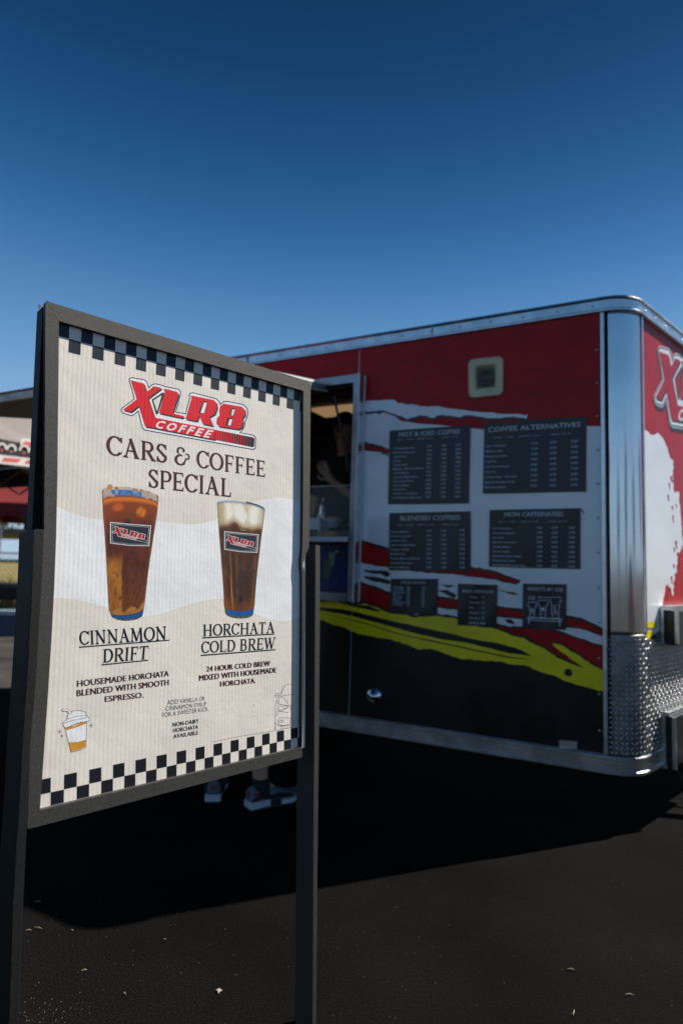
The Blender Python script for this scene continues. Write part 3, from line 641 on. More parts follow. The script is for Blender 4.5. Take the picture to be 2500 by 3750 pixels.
board(bb([(370, 22), (563, 22), (560, 170), (366, 162)]), 'SYRUP FLAVORS', bb([(412, 32), (514, 32), (514, 42), (412, 42)]), ['Vanilla', 'Caramel', 'Hazelnut', 'Mocha', 'Almond', 'Peach', 'Raspberry', 'Coconut'], (.36, .68), .22, .72, False)
board(bb([(645, 42), (807, 48), (803, 222), (643, 212)]), 'MILK OPTIONS', bb([(664, 66), (792, 70), (792, 82), (664, 78)]), ['Whole', 'Non fat', 'Oat', 'Almond', 'Coconut', 'Half & half'], (.62,), .28, .9, False, uname=.3)
ms = board(bb([(912, 42), (1090, 45), (1088, 232), (910, 225)]), "WHAT'S MY SIZE", bb([(930, 55), (1076, 60), (1076, 74), (930, 70)]), ['Small   Medium', ' '*0+'Large'], (), .27, .31, False, uname=.12)
cup_polys = []
for (x0, y0, x1, y1) in ((932, 118, 968, 180), (974, 110, 1014, 182), (1022, 98, 1068, 184)):
    wd = x1-x0; t = [(x0+2, y0), (x1-2, y0), (x1-1, y0+8), (x1+1, y0+18), (x1-6, y0+18), (x1-10, y1), (x0+10, y1), (x0+6, y0+18), (x0-1, y0+18), (x0+1, y0+8)]
    cup_polys += [ribbon([t[i], t[(i+1) % len(t)]], 2.6) for i in range(len(t))]+[ribbon([(x0+8, y0+34), (x1-8, y0+34)], 2), ribbon([(x0+10, y1-16), (x1-10, y1-16)], 2)]
cup_polys += [ribbon([(930, 182), (1074, 188)], 4), ribbon([(930, 192), (1074, 198)], 3), ribbon([(936, 184), (936, 208)], 4), ribbon([(1062, 188), (1062, 218)], 4)]
flat('cup_drawing', [bb(p) for p in cup_polys], WP, .0105, M_ink, ms, step=.000004)
text_mesh('size_letter', [('S', bb([(944, 142), (955, 142), (955, 158), (944, 158)]), .03), ('M', bb([(986, 138), (1001, 138), (1001, 156), (986, 156)]), .03), ('L', bb([(1040, 136), (1052, 136), (1052, 160), (1040, 160)]), .03)], WP, .0108, M_ink, ms)

# black battery cabinet with aluminium corners ahead of the front wall
M_cab = mat('black_cabinet_paint', (.01, .01, .011), .4, var=.2)
cab = MB().box(Cn+FD*.31+nF*.02+Z*.79, FD*.6, nF*.05, Z*.16).out('nose_cabinet', M_cab, trailer, bevel=.004)
for O, a, b, c in ((Cn+FD*.295+nF*.0045+Z*.952, FD*.63, nF*.05, Z*.02), (Cn+FD*.297+nF*.0045+Z*.80, FD*.012, nF*.016, Z*.152), (Cn+FD*.297+nF*.068+Z*.80, FD*.02, nF*.012, Z*.152)):
    box('cabinet_trim', O, a, b, c, M_alu, cab)
lowb = MB().box(Cn+FD*.27+nF*.022+Z*.25, FD*.5, nF*.045, Z*.22).out('step_box', M_cab, trailer, bevel=.004)
for O, a, b, c in ((Cn+FD*.262+nF*.02+Z*.472, FD*.52, nF*.03, Z*.016), (Cn+FD*.262+nF*.012+Z*.235, FD*.016, nF*.02, Z*.236), (Cn+FD*.262+nF*.06+Z*.24, FD*.016, nF*.014, Z*.23)):
    box('box_trim', O, a, b, c, M_alu, lowb)

# ------------------------------------------------------------------ sign stand
_y, _t, _l = .7502, .0148, -.0337
Us = Vector((math.cos(_y), math.sin(_y), 0))*math.cos(_t)+Z*math.sin(_t)
Ns = Us.cross(Z).normalized(); Vs = Ns.cross(Us); Vs = Vs*math.cos(_l)+Ns*math.sin(_l); Ns = Us.cross(Vs)
SO = Vector((-.5488, 1.1498, .4542+1.1))
SP = Pl(SO, Us, Vs, Ns)
stand = empty('sign_stand', Vector((SP.at(.3, 0).x, SP.at(.3, 0).y, 0)), 'black metal poster stand with a speckled frame slotted between two posts', 'sign stand')
LIP = .0105                                   # the lip stands this far proud of the poster
def strip(name, poly, front, depth, m_, parent=stand, **k):
    P = [SP.hit(x, y, front) for x, y in poly]
    return MB().prism(P, -Ns*depth).out(name, m_, parent, **k)
# frame: four mitred members around the opening
oTL, oTR, oBR, oBL = (167, 1105), (1137, 1402), (1106, 2774), (99.6, 3037)
iTL, iTR, iBR, iBL = (216, 1175), (1110.5, 1431), (1105, 2737), (146, 2968)
l_in = [(216, 1175), (214, 1400), (210.5, 1727), (205.8, 1961), (199, 2148), (189, 2335), (175, 2554), (159, 2788), (146, 2968)]
l_out = [(167, 1105), (165.5, 1400), (163.7, 1727), (161.6, 1938), (154, 2120), (140.5, 2310), (126, 2550), (112, 2700), (105.5, 2880), (99.6, 3037)]
r_in = [(1110.5, 1431), (1110, 1700), (1109, 1877), (1107, 2010), (1103.5, 2045), (1102.5, 2072), (1106, 2105), (1106, 2300), (1104.5, 2510), (1103, 2640), (1105, 2737)]
r_out = [(1137, 1402), (1135.5, 1700), (1133.5, 1877), (1131, 2004), (1115, 2040), (1109.5, 2070), (1118, 2108), (1115.5, 2300), (1111.5, 2510), (1108.5, 2640), (1106, 2736)]
fr = empty('frame', SP.at(.3, -.9), None, None); fr.parent = stand; fr.location = WL[fr.name]-WL[stand.name]
strip('frame_rail', [(171, 1100.5), (200, 1111), (700, 1263), (1118, 1392), (1131, 1396.5), (1137, 1403), (1111, 1430.7), (216.3, 1174.6)], 0, .012, M_greymetal, fr)
strip('frame_rail', [(167, 1105.5), (171, 1101.5)]+[(216, 1175.6)]+l_in[1:]+[(145.6, 2969)]+l_out[::-1][:-1], 0, .0119, M_greymetal, fr)
strip('frame_rail', [(100, 3038), (146.4, 2968.6), (1104.6, 2737.6), (1106.5, 2737.6), (1106, 2774)], 0, .012, M_greymetal, fr)
strip('frame_rail', r_in+r_out[::-1], -.0002, .012, M_greymetal, fr)
# back channel of the frame (a second rail, with the slot for the poster between)
def back_rail(a0, a1, w_, d0, d1):           # between two plane points, width towards inside
    A, B = SP.at(*a0), SP.at(*a1); e = (B-A).normalized(); n = Ns.cross(e)
    return MB().hexa([A-Ns*d0, B-Ns*d0, B-Ns*d0+n*w_, A-Ns*d0+n*w_, A-Ns*d1, B-Ns*d1, B-Ns*d1+n*w_, A-Ns*d1+n*w_])
u0, v0 = SP.uv(SP.hit(*oTL)); u1, v1 = SP.uv(SP.hit(*oTR)); u2, v2 = SP.uv(SP.hit(*oBR)); u3, v3 = SP.uv(SP.hit(*oBL))
M_bk = M_blackmetal
back_rail((u0, v0-.003), (u0+.001, -.92), .026, .0155, .05).out('back_channel', M_bk, fr, bevel=.001)
back_rail((u0+.0285, v0-.003), (u1-.0285, v1-.004), -.026, .0155, .05).out('back_channel', M_bk, fr)
back_rail((u1-.0005, v1-.004), (u2-.001, v2+.002), -.026, .0155, .05).out('back_channel', M_bk, fr)
back_rail((u0+.0285, v3+.002), (u2-.0285, v2+.002), .026, .0155, .05).out('back_channel', M_bk, fr)
box('frame_back_sheet', SP.at(.0, -.9, -.0505), Us*.605, Vs*.905, -Ns*.003, M_bk, fr)
# rusty hollow end of the top channel, seam and scratches
strip('rust_spot', crop(100, 1080, 4.9)([(202, 172), (232, 168), (246, 196), (228, 240), (212, 226)]), -.02, .002, mat('rust', (.2, .1, .03), .9, var=.4, vscale=200), fr)
M_scr = mat('bare_metal_scratch', (.32, .31, .29), .5, .6)
ks = crop(600, 2700, 2.24)
flat('scratch', [ribbon(ks(p), [.6]*(len(p)-1)+[.3]) for p in ([(918, 214), (955, 195), (985, 178), (1002, 168)], [(752, 182), (757, 222), (758, 262)], [(800, 216), (792, 236), (800, 246)], [(775, 240), (790, 236), (814, 230)])], SP, .0004, M_scr, fr, step=.000004)
flat('scratch', [ribbon(crop(0, 1400, 2.138)(p), .8) for p in ([(398, 1352), (420, 1356)], [(362, 812), (395, 850), (412, 880)], [(280, 1150), (300, 1148)])], SP, .0004, M_greymetal, fr, step=.000004)
# posts
pl_front = [(124, 1941), (162, 1938), (156.3, 2101), (145, 2289), (133, 2500), (120, 2640), (110, 2760), (99, 3010), (88, 3253), (76, 3548), (68, 3750), (60, 3960), (18, 3960), (30, 3750), (36, 3588), (43.8, 3348), (57.4, 3109), (65.4, 3000), (77, 2788), (88.8, 2601), (96, 2500), (103, 2382), (110, 2242), (119, 2101)]
strip('post', pl_front, .0012, .088, M_blackmetal, stand, bevel=.0015)
pr_front = [(1155, 1996), (1159, 1996), (1171.6, 1998.5), (1171, 2300), (1168.5, 2555), (1166.6, 2800), (1164.7, 2950), (1162, 3189), (1157.5, 3750), (1155, 3960), (1141, 3960), (1144, 3750), (1146, 3400), (1148, 2950), (1149.8, 2800), (1151.5, 2555), (1153.4, 2300)]
strip('post', pr_front, .0012, .066, M_greymetal, stand, bevel=.0012)
# thin black sheet paints the shade on the right post's channel side, facing the frame
A, B = SP.hit(1155, 1999, -.004), SP.hit(1141, 3958, -.004)
MB().hexa([A, B, B-Ns*.060, A-Ns*.060, A-Us*.0016, B-Us*.0016, B-Ns*.060-Us*.0016, A-Ns*.060-Us*.0016]).out('channel_shade_sheet', M_blackmetal, stand)
# ------------------------------------------------------------------ poster (its own thing, slid into the frame)
def poster_mat(name, col):
    M = bpy.data.materials.new(name); M.use_nodes = True; t = M.node_tree; b = t.nodes['Principled BSDF']; MATS[name] = M
    b.inputs['Roughness'].default_value = .42; b.inputs['Specular IOR Level'].default_value = .4
    tc = t.nodes.new('ShaderNodeTexCoord'); N = t.nodes.new; LK = t.links.new
    n = N('ShaderNodeTexNoise'); n.inputs['Scale'].default_value = 9; n.inputs['Detail'].default_value = 8; LK(tc.outputs['UV'], n.inputs['Vector'])
    cr = N('ShaderNodeValToRGB'); cr.color_ramp.elements[0].color = (*[c*.93 for c in col], 1); cr.color_ramp.elements[1].color = (*[min(1, c*1.04) for c in col], 1)
    cr.color_ramp.elements[0].position = .3; cr.color_ramp.elements[1].position = .6
    LK(n.outputs[0], cr.inputs[0]); LK(cr.outputs[0], b.inputs['Base Color'])
    wv = N('ShaderNodeTexWave'); wv.wave_type = 'BANDS'; wv.bands_direction = 'X'; wv.inputs['Scale'].default_value = 1/(.0088*3.18); wv.inputs['Distortion'].default_value = .6
    wv.inputs['Detail'].default_value = 2; wv.inputs['Detail Scale'].default_value = .6
    LK(tc.outputs['UV'], wv.inputs['Vector'])
    bp = N('ShaderNodeBump'); bp.inputs['Strength'].default_value = .11; bp.inputs['Distance'].default_value = .0009; LK(wv.outputs['Fac'], bp.inputs['Height'])
    n3 = N('ShaderNodeTexNoise'); n3.inputs['Scale'].default_value = 28; n3.inputs['Detail'].default_value = 5; LK(tc.outputs['UV'], n3.inputs['Vector'])
    bp2 = N('ShaderNodeBump'); bp2.inputs['Strength'].default_value = .35; bp2.inputs['Distance'].default_value = .002; LK(n3.outputs[0], bp2.inputs['Height'])
    LK(bp.outputs[0], bp2.inputs['Normal']); LK(bp2.outputs[0], b.inputs['Normal'])
    return M
M_beige = poster_mat('beige_print', lin((232, 224, 212))); M_beige2 = poster_mat('tan_wave_print', lin((222, 211, 196))); M_pwhite = poster_mat('white_print', lin((240, 240, 240)))
M_chk = poster_mat('black_check_print', lin((26, 27, 33))); M_pnavy = poster_mat('navy_print', lin((20, 28, 44))); M_brown = poster_mat('brown_ink', lin((78, 38, 34))); M_ink2 = poster_mat('black_ink', lin((20, 20, 26))); M_maroon = poster_mat('maroon_ink', lin((62, 18, 20)))
M_pred = poster_mat('red_ink', lin((222, 20, 32)))
OFFP = -LIP
pb = SP.at(.3, -.9, OFFP)
poster = empty('poster', pb, 'corrugated plastic coffee special poster with chequered borders and two drinks', 'poster')
PR = .00004
def Pq(x, y, lay): return SP.hit(x, y, OFFP+PR*lay)
def pflat(name, polys, lay, m_, par=poster, **k): return flat(name, polys, SP, OFFP+PR*lay, m_, par, **k)
sheet_px = [(212, 1168), (1120, 1424), (1116, 2738), (1106, 2741), (150, 2975), (140, 2976), (152, 2800), (170, 2554), (186, 2335), (200, 2100), (205, 1900), (209, 1600)]
sheet = MB().prism([SP.hit(x, y, OFFP) for x, y in sheet_px], -Ns*.004).out('sheet', M_beige, poster)
me = sheet.data; l_ = me.uv_layers.new(name='UVMap')
for lp in me.loops: l_.data[lp.index].uv = SP.uv(me.vertices[lp.vertex_index].co+WL[sheet.name])
# edge of the frame channel behind the right-hand edge of the poster
c1 = crop(100, 1080, 1.4255); c2 = crop(100, 1900, 1.4255)
wave1 = smooth_line(c1([(150, 1104), (250, 1145), (330, 1166), (400, 1174), (560, 1166), (690, 1180), (760, 1190), (850, 1197), (920, 1190), (1000, 1165), (1100, 1110), (1200, 1076), (1310, 1060), (1440, 1078)]), 5)
wave2 = smooth_line(c2([(130, 415), (200, 416), (300, 434), (400, 462), (500, 500), (560, 512), (620, 511), (700, 495), (800, 462), (900, 432), (1000, 420), (1080, 430), (1140, 462), (1190, 498), (1280, 530), (1350, 535), (1440, 512)]), 5)
lx = lambda y: 203 if y < 2000 else 190
pflat('white_wave', [[(x if i else 204, y) for i, (x, y) in enumerate(wave1)]+wave2[::-1]], 1, M_pwhite)
pflat('tan_wave', [wave2+c2([(1440, 600), (1300, 640), (1100, 680), (900, 700), (600, 740), (300, 700), (125, 620)])[:0]+[(1110, 2380), (1105, 2560), (700, 2640), (190, 2560), (188, 2330)]], 2, M_beige2) if False else None
# chequered borders: every dark square its own piece
hT = homog([(252.5, 1240), (1099, 1470), (1097.5, 1505.8), (250.5, 1289)])
for i in range(28):
    r = 0 if i % 2 == 0 else 1
    u_a, u_b = max(-.9, i-1), i
    f = lambda c, rr: hT(c/26, rr-1)
    v_top = -.25 if r == 0 else 1
    if i == 27: u_b = 26.45
    pflat('dark_square', [[f(u_a, v_top), f(u_b, v_top), f(u_b, r+1), f(u_a, r+1)]], 3, M_pnavy)
hB = homog(c2([(123, 1352), (1411, 1089), (1411, 1198), (121, 1507)]))
for i in range(28):
    r = 0 if i % 2 == 0 else 1
    u_a, u_b = (i-1)/26, i/26
    if i == 0: u_a = -.028 if r else -.03
    if i == 27: u_b = 26.35/26
    pflat('dark_square', [[hB(u_a, r/2), hB(u_b, r/2), hB(u_b, (r+1)/2), hB(u_a, (r+1)/2)]], 3, M_chk)
pflat('white_edge', [c2([(66, 1512), (1412, 1192), (1412, 1199), (66, 1523)])], 4, M_pwhite)
# sans lettering
def tx(s, q, m_, b_=.0):
    V3, F3 = [], []
    for k, dx in enumerate((0, -b_, b_) if b_ else (0,)):   # print weight: the same letters struck again a hair to each side
        vs, fs, _ = text2d(s, 0., 3, 1.03); h = homog([(x+dx, y-dx*.1) for x, y in c2(q)]); n = len(V3)
        V3 += [SP.hit(*h(u, 1-v), OFFP+PR*3+k*.000006) for u, v in vs]; F3 += [tuple(i+n for i in f) for f in fs]
    return obj('lettering', V3, face_to(V3, F3, Ns), m_, poster)
for s_, q, m_, b_ in (
    ('HOUSEMADE HORCHATA', [(260, 843), (737, 792), (737, 822), (260, 878)], M_maroon, 1.4), ('BLENDED WITH SMOOTH', [(258, 893), (737, 838), (737, 869), (258, 928)], M_maroon, 1.4),
    ('ESPRESSO.', [(405, 926), (605, 904), (605, 934), (405, 957)], M_maroon, 1.4), ('24 HOUR COLD BREW', [(935, 770), (1266, 740), (1266, 768), (935, 799)], M_maroon, 1.4),
    ('MIXED WITH HOUSEMADE', [(897, 816), (1299, 775), (1299, 803), (897, 847)], M_maroon, 1.4), ('HORCHATA.', [(1007, 848), (1190, 831), (1190, 858), (1007, 877)], M_maroon, 1.4),
    ('ADD VANILLA OR', [(730, 946), (925, 926), (925, 949), (730, 973)], M_ink2, .0), ('CINNAMON SYRUP', [(720, 979), (935, 955), (935, 977), (720, 1004)], M_ink2, .0),
    ('FOR A SWEETER KICK.', [(704, 1012), (947, 980), (947, 1003), (704, 1037)], M_ink2, .0), ('NON-DAIRY', [(759, 1064), (895, 1044), (895, 1066), (759, 1087)], M_ink2, .75),
    ('HORCHATA', [(761, 1094), (891, 1075), (891, 1097), (761, 1117)], M_ink2, .75), ('AVAILABLE', [(762, 1125), (891, 1105), (891, 1127), (762, 1148)], M_ink2, .75)):
    tx(s_, q, m_, b_)
# serif capitals drawn stroke by stroke: glyph = list of polygons in a box of height 1
def bar(x0, y0, x1, y1, w0, w1=None):
    w1 = w0 if w1 is None else w1
    d = Vector((x1-x0, y1-y0)).normalized(); n = Vector((-d.y, d.x))
    return [(x0+n.x*w0/2, y0+n.y*w0/2), (x1+n.x*w1/2, y1+n.y*w1/2), (x1-n.x*w1/2, y1-n.y*w1/2), (x0-n.x*w0/2, y0-n.y*w0/2)]
def arc(cx, cy, rx, ry, a0, a1, thick, thin, n=18, pw=1.3):
    P, W_ = [], []
    for i in range(n+1):
        a = R_(a0+(a1-a0)*i/n); P.append((cx+rx*math.cos(a), cy+ry*math.sin(a))); W_.append(thin+(thick-thin)*abs(math.cos(a))**pw)
    return ribbon(P, W_)
def serif(x, y, w_=.27, up=True, h=.055):     # bracketed slab under a stem
    s = 1 if up else -1
    return [(x-w_/2, y), (x+w_/2, y), (x+w_/2, y+s*h*.55), (x+w_*.30, y+s*h*.9), (x+w_*.22, y+s*h*1.9), (x-w_*.22, y+s*h*1.9), (x-w_*.30, y+s*h*.9), (x-w_/2, y+s*h*.55)]
T_, t_ = .15, .07
def stem(x, y0=0., y1=1., w_=T_): return [(x-w_/2, y0), (x+w_/2, y0), (x+w_/2, y1), (x-w_/2, y1)]
def full(x): return [stem(x, .05, .95), serif(x, 0), serif(x, 1, up=False)]
def tick(x, y, s, w_=.05, h=.19): return [(x-w_*.6, y), (x+w_*.7, y), (x+w_*.9, y+s*h), (x+w_*.1, y+s*h)]
GL = {
 'C': (.82, [arc(.44, .5, .36, .47, 42, 318, .16, .065, 30), [(.70, .80), (.76, .72), (.80, .70), (.80, .97), (.75, .97), (.68, .90)], [(.68, .13), (.76, .22), (.81, .25), (.78, .15), (.72, .10)]]),
 'A': (.90, [bar(.16, .03, .42, .97, .065), bar(.40, 1.0, .74, .03, .155, .165), bar(.24, .36, .62, .36, .06), serif(.15, 0, .27), serif(.75, 0, .30)]),
 'R': (.86, full(.2)+[bar(.2, .965, .45, .965, .065), arc(.44, .73, .24, .235, -92, 92, .15, .062, 16), bar(.2, .495, .45, .495, .06), bar(.42, .50, .72, .05, .14, .15), [(.64, 0), (.88, 0), (.88, .05), (.74, .12), (.64, .10)]]),
 'S': (.66, [arc(.33, .735, .22, .235, 35, 200, .13, .065, 16), bar(.14, .67, .50, .36, .12, .14), arc(.33, .26, .23, .235, -160, 30, .14, .065, 18), [(.50, .82), (.56, .72), (.60, .72), (.59, .98), (.54, .98), (.49, .93)], [(.06, .02), (.11, .02), (.16, .08), (.15, .20), (.10, .30), (.06, .30)]]),
 'O': (.94, [arc(.47, .5, .39, .47, 0, 180, .165, .065, 22), arc(.47, .5, .39, .47, 180, 360, .165, .065, 22)]),
 'F': (.72, full(.2)+[bar(.2, .965, .64, .965, .065), bar(.2, .50, .52, .50, .06), tick(.63, .985, -1), tick(.51, .5, 1, .04, .10), tick(.51, .5, -1, .04, .10)]),
 'E': (.76, full(.2)+[bar(.2, .965, .66, .965, .065), bar(.2, .50, .54, .50, .06), bar(.2, .035, .67, .035, .065), tick(.65, .985, -1), tick(.67, .015, 1), tick(.53, .5, 1, .04, .10), tick(.53, .5, -1, .04, .10)]),
 'P': (.76, full(.2)+[bar(.2, .965, .45, .965, .065), arc(.44, .70, .25, .265, -92, 92, .155, .062, 16), bar(.2, .435, .45, .435, .06)]),
 'I': (.40, full(.2)),
 'L': (.72, full(.2)+[bar(.2, .035, .63, .035, .065), tick(.64, .015, 1, .05, .24)]),
 'N': (.98, [stem(.19, .05, .95, .07), serif(.19, 0, .26), bar(.16, .97, .78, .05, .15), stem(.79, .03, .95, .07), serif(.79, 1, .26, False), serif(.16, 1, .24, False)]),
 'M': (1.14, [bar(.17, .04, .22, .96, .07), serif(.17, 0, .26), bar(.23, .98, .56, .06, .15), bar(.56, .06, .87, .98, .065), bar(.90, .96, .95, .04, .155), serif(.95, 0, .29), serif(.19, 1, .2, False), serif(.92, 1, .22, False)]),
 'D': (.90, full(.2)+[bar(.2, .965, .44, .965, .065), bar(.2, .035, .44, .035, .065), arc(.42, .5, .38, .465, -92, 92, .165, .065, 22)]),
 'T': (.80, [stem(.4, .05, .95), serif(.4, 0), bar(.07, .965, .73, .965, .065), tick(.08, .985, -1), tick(.72, .985, -1)]),
 'H': (.98, full(.2)+full(.78)+[bar(.2, .5, .78, .5, .06)]),
 'B': (.82, full(.2)+[bar(.2, .965, .42, .965, .065), arc(.42, .745, .20, .22, -92, 92, .14, .06, 14), bar(.2, .525, .44, .525, .055), arc(.44, .275, .25, .24, -92, 92, .155, .062, 16), bar(.2, .035, .45, .035, .065)]),
 'W': (1.22, [bar(.14, .97, .38, .03, .155), bar(.38, .03, .60, .95, .06), bar(.56, .97, .82, .03, .155), bar(.82, .03, 1.06, .97, .06), serif(.14, 1, .28, False), serif(.58, 1, .24, False), serif(1.07, 1, .24, False)]),
 '&': (.96, [arc(.40, .77, .20, .20, 20, 215, .11, .06, 16), arc(.37, .28, .28, .255, 100, 330, .15, .065, 22), bar(.26, .60, .50, .525, .06), bar(.60, .14, .74, .42, .07, .08), arc(.78, .52, .13, .14, -120, 120, .08, .05, 12), [(.52, .92), (.64, .84), (.60, .74), (.52, .78)]]),
 ' ': (.36, []),
}
def serif_text(s, quad, m_, cr, gap=.03, par=poster, wt=.012):
    adv = [GL[c][0]+gap for c in s]; tot = sum(adv)-gap; h = homog(cr(quad)); x = 0
    for c, a in zip(s, adv):
        if GL[c][1]:
            V, F_ = [], []
            for k, p in enumerate(GL[c][1]):
                v2, f2 = tess([offset(p, wt)]); n = len(V)
                V += [SP.hit(*h((x+px)/tot, 1-py), OFFP+PR*3+k*.000006) for px, py in v2]; F_ += [tuple(i+n for i in f) for f in f2]
            obj('letter', V, face_to(V, F_, Ns), m_, par, uvs=[SP.uv(v) for v in V])
        x += a
serif_text('CARS & COFFEE', [(413, 730), (1243, 868), (1243, 951), (413, 833)], M_brown, c1)
serif_text('SPECIAL', [(630, 908), (1067, 962), (1065, 1056), (630, 1003)], M_brown, c1)
serif_text('CINNAMON', [(270, 588), (728, 561), (728, 632), (273, 660)], M_ink2, c2)
serif_text('DRIFT', [(393, 682), (635, 663), (628, 733), (392, 752)], M_ink2, c2)
serif_text('HORCHATA', [(915, 553), (1292, 538), (1290, 596), (915, 614)], M_ink2, c2)
serif_text('COLD BREW', [(908, 642), (1298, 619), (1294, 679), (908, 703)], M_ink2, c2)
for a, b in (((270, 671), (742, 634)), ((388, 763), (631, 739)), ((914, 622), (1290, 602)), ((905, 714), (1295, 684))):
    pflat('underline', [c2([(a[0], a[1]-3.5), (b[0], b[1]-3), (b[0], b[1]+3), (a[0], a[1]+3.5)])], 3, M_ink2)
# logo
kk = crop(400, 1350, 2.7034)
kmap = lambda x, y: kk([(x, y)])[0]
lg = empty('logo', SP.hit(*kmap(780, 450), OFFP), None, None); lg.parent = poster; lg.location = WL[lg.name]-WL[poster.name]
logo(kmap, SP, OFFP+PR, lg, mats=(M_pred, M_pnavy, M_pwhite), step=PR, bg_=M_beige)
# front-wall logo: affine from the poster's metric frame
src = [SP.uv(SP.hit(*kmap(*p))) for p in ((203, 88), (116, 412), (352, 613), (455, 143), (462, 453))]
c7b = crop(2330, 1200, 4.706)
dst = [FP.uv(FP.hit(*q, .004)) for q in c7b([(400, 325), (297, 1225), (612, 1745), (672, 490), (722, 1180)])]
def lsq(src, dst):
    # solve dst = A [x y 1] by normal equations
    rows = [(x, y, 1.) for x, y in src]
    AtA = Matrix([[sum(r[i]*r[j] for r in rows) for j in range(3)] for i in range(3)]); inv = AtA.inverted(); out = []
    for k in range(2): out.append(inv @ Vector([sum(r[i]*d[k] for r, d in zip(rows, dst)) for i in range(3)]))
    return out
Aff = lsq(src, dst)
def fmap(x, y):
    u, v = SP.uv(SP.hit(*kmap(x, y))); q = Vector((u, v, 1)); P_ = FP.at(Aff[0].dot(q), Aff[1].dot(q), .003)-EYE; d = P_.dot(FWD)
    return (1250+FPX*P_.dot(RGT)/d, 1875-FPX*P_.dot(UPV)/d)
fu_max = FP.uv(FP.hit(*fmap(1453, 700)))[0]
if fu_max < FLEN:
    lf = empty('logo', FP.at(.6, 1.9, .003), None, None); lf.parent = trailer; lf.location = WL[lf.name]-WL[trailer.name]
    shd = [tuple(p) for p in LK_out]
    flat('logo_shadow', [[fmap(x+14, y+34) for x, y in shd]], FP, .0026, M_lnavy, lf)
    logo(fmap, FP, .003, lf, step=.0003, mats=(M_red, M_lnavy, M_white), bg_=M_red)
# drinks printed on the poster: a fine grid of coloured cells
c4 = crop(340, 1740, 2.3757)
def vc_mat():
    M = bpy.data.materials.new('drink_photo_print'); M.use_nodes = True; t = M.node_tree; b = t.nodes['Principled BSDF']
    a = t.nodes.new('ShaderNodeVertexColor'); a.layer_name = 'Col'; t.links.new(a.outputs[0], b.inputs['Base Color']); b.inputs['Roughness'].default_value = .4
    b.inputs['Specular IOR Level'].default_value = .4
    return M
M_vc = vc_mat()
mix = lambda a, b, t: tuple(a[i]+(b[i]-a[i])*max(0, min(1, t)) for i in range(3))
sst = lambda a, b, x: (lambda t: t*t*(3-2*t))(max(0, min(1, (x-a)/(b-a))))
def ns(x, y, s=0, f=1): return noise.noise(Vector((x*f, y*f, s)))
def drink(name, Lp, Rp, bow_t, bow_b, colf, nu=72, nv=150):
    def along(P, v):
        n = len(P)-1; x = v*n; i = min(int(x), n-1); t = x-i; return (P[i][0]+(P[i+1][0]-P[i][0])*t, P[i][1]+(P[i+1][1]-P[i][1])*t)
    V, Cc = [], []
    for j in range(nv+1):
        v = j/nv; a, b = along(Lp, v), along(Rp, v)
        for i in range(nu+1):
            u = i/nu*2-1; t = (u+1)/2; bow = (bow_t+(bow_b-bow_t)*v)*math.sqrt(max(0, 1-u*u*.999))
            px = (a[0]+(b[0]-a[0])*t, a[1]+(b[1]-a[1])*t+bow)
            V.append(Pq(*c4([px])[0], 3)); Cc.append(lin(tuple(max(0, min(255, q)) for q in colf(u, v))))
    F_ = [(j*(nu+1)+i, (j+1)*(nu+1)+i, (j+1)*(nu+1)+i+1, j*(nu+1)+i+1) for j in range(nv) for i in range(nu)]
    return obj(name, V, face_to(V, F_, Ns), M_vc, poster, cols=Cc)
def col1(u, v):
    n1, n2 = ns(u*2, v*6, 1), ns(u*9, v*24, 2)
    c = mix((122, 54, 22), (84, 38, 20), sst(.12, .35, v)+n1*.5)
    rg = 1-abs(ns(u*3.2+3, v*9, 21))*4; c = mix(c, (168, 92, 36), max(0, rg)*.13*sst(.3, .45, v))
    c = mix(c, (186, 92, 30), sst(.30, .0, v)*.35+max(0, n1)*.3*sst(.3, .1, v))
    d = math.hypot((u-.42)/.22, (v-.155)/.045); c = mix(c, (236, 128, 36), (1-sst(.5, 1.1, d))*(.7+n2*.5))
    d = math.hypot((u+.45)/.26, (v-.12)/.03); c = mix(c, (210, 96, 30), (1-sst(.5, 1.1, d))*.8)
    d = math.hypot((u+.10)/.22, (v-.26)/.06); c = mix(c, (44, 24, 20), (1-sst(.5, 1.1, d))*.8)
    g = sst(.40, .52, v)*sst(-.20+.08*ns(v*6, 3, 5), -.34, u); c = mix(c, (172, 108, 38), g*(.9+n1*.5))
    c = mix(c, (120, 66, 32), sst(.5, .8, v)*.6*(1-g))
    c = mix(c, (50, 30, 26), max(0, n2-.12)*1.2*sst(.4, .6, v)*(1-sst(.85, .9, v)))
    lo = .885-.05*abs(math.sin(u*4.2+.6))-.02*ns(u*5, 0, 8); c = mix(c, (176, 118, 58), sst(lo-.01, lo+.012, v)*(.9+n2*.5))
    edge = sst(.86, .985, abs(u)); c = mix(c, (176, 104, 40), edge*.35*sst(.1, .2, v))
    c = mix(c, (222, 116, 30), sst(.055, .068, v)*(1-sst(.072, .10, v)))
    rim = 1-sst(.045, .06, v+.01*n2)
    water = (40, 112, 186) if abs(u+.15+.25*n1) < .52 else (182, 168, 160)
    c = mix(c, mix(water, (196, 170, 150), .25+n2*.9), rim)
    if v < .014: c = mix((206, 188, 172), (150, 96, 60), max(0, n2)*2)
    if v > .925: c = mix((14, 78, 158), (34, 96, 110), max(0, n2)*1.5)
    if .917 < v < .93: c = mix(c, (60, 60, 60), .7)
    if v > .975: c = mix((70, 62, 58), (150, 140, 128), max(0, ns(u*22, v*40, 3))*2)
    if abs(u) > .955: c = mix(c, (118, 92, 70), .55)
    return c
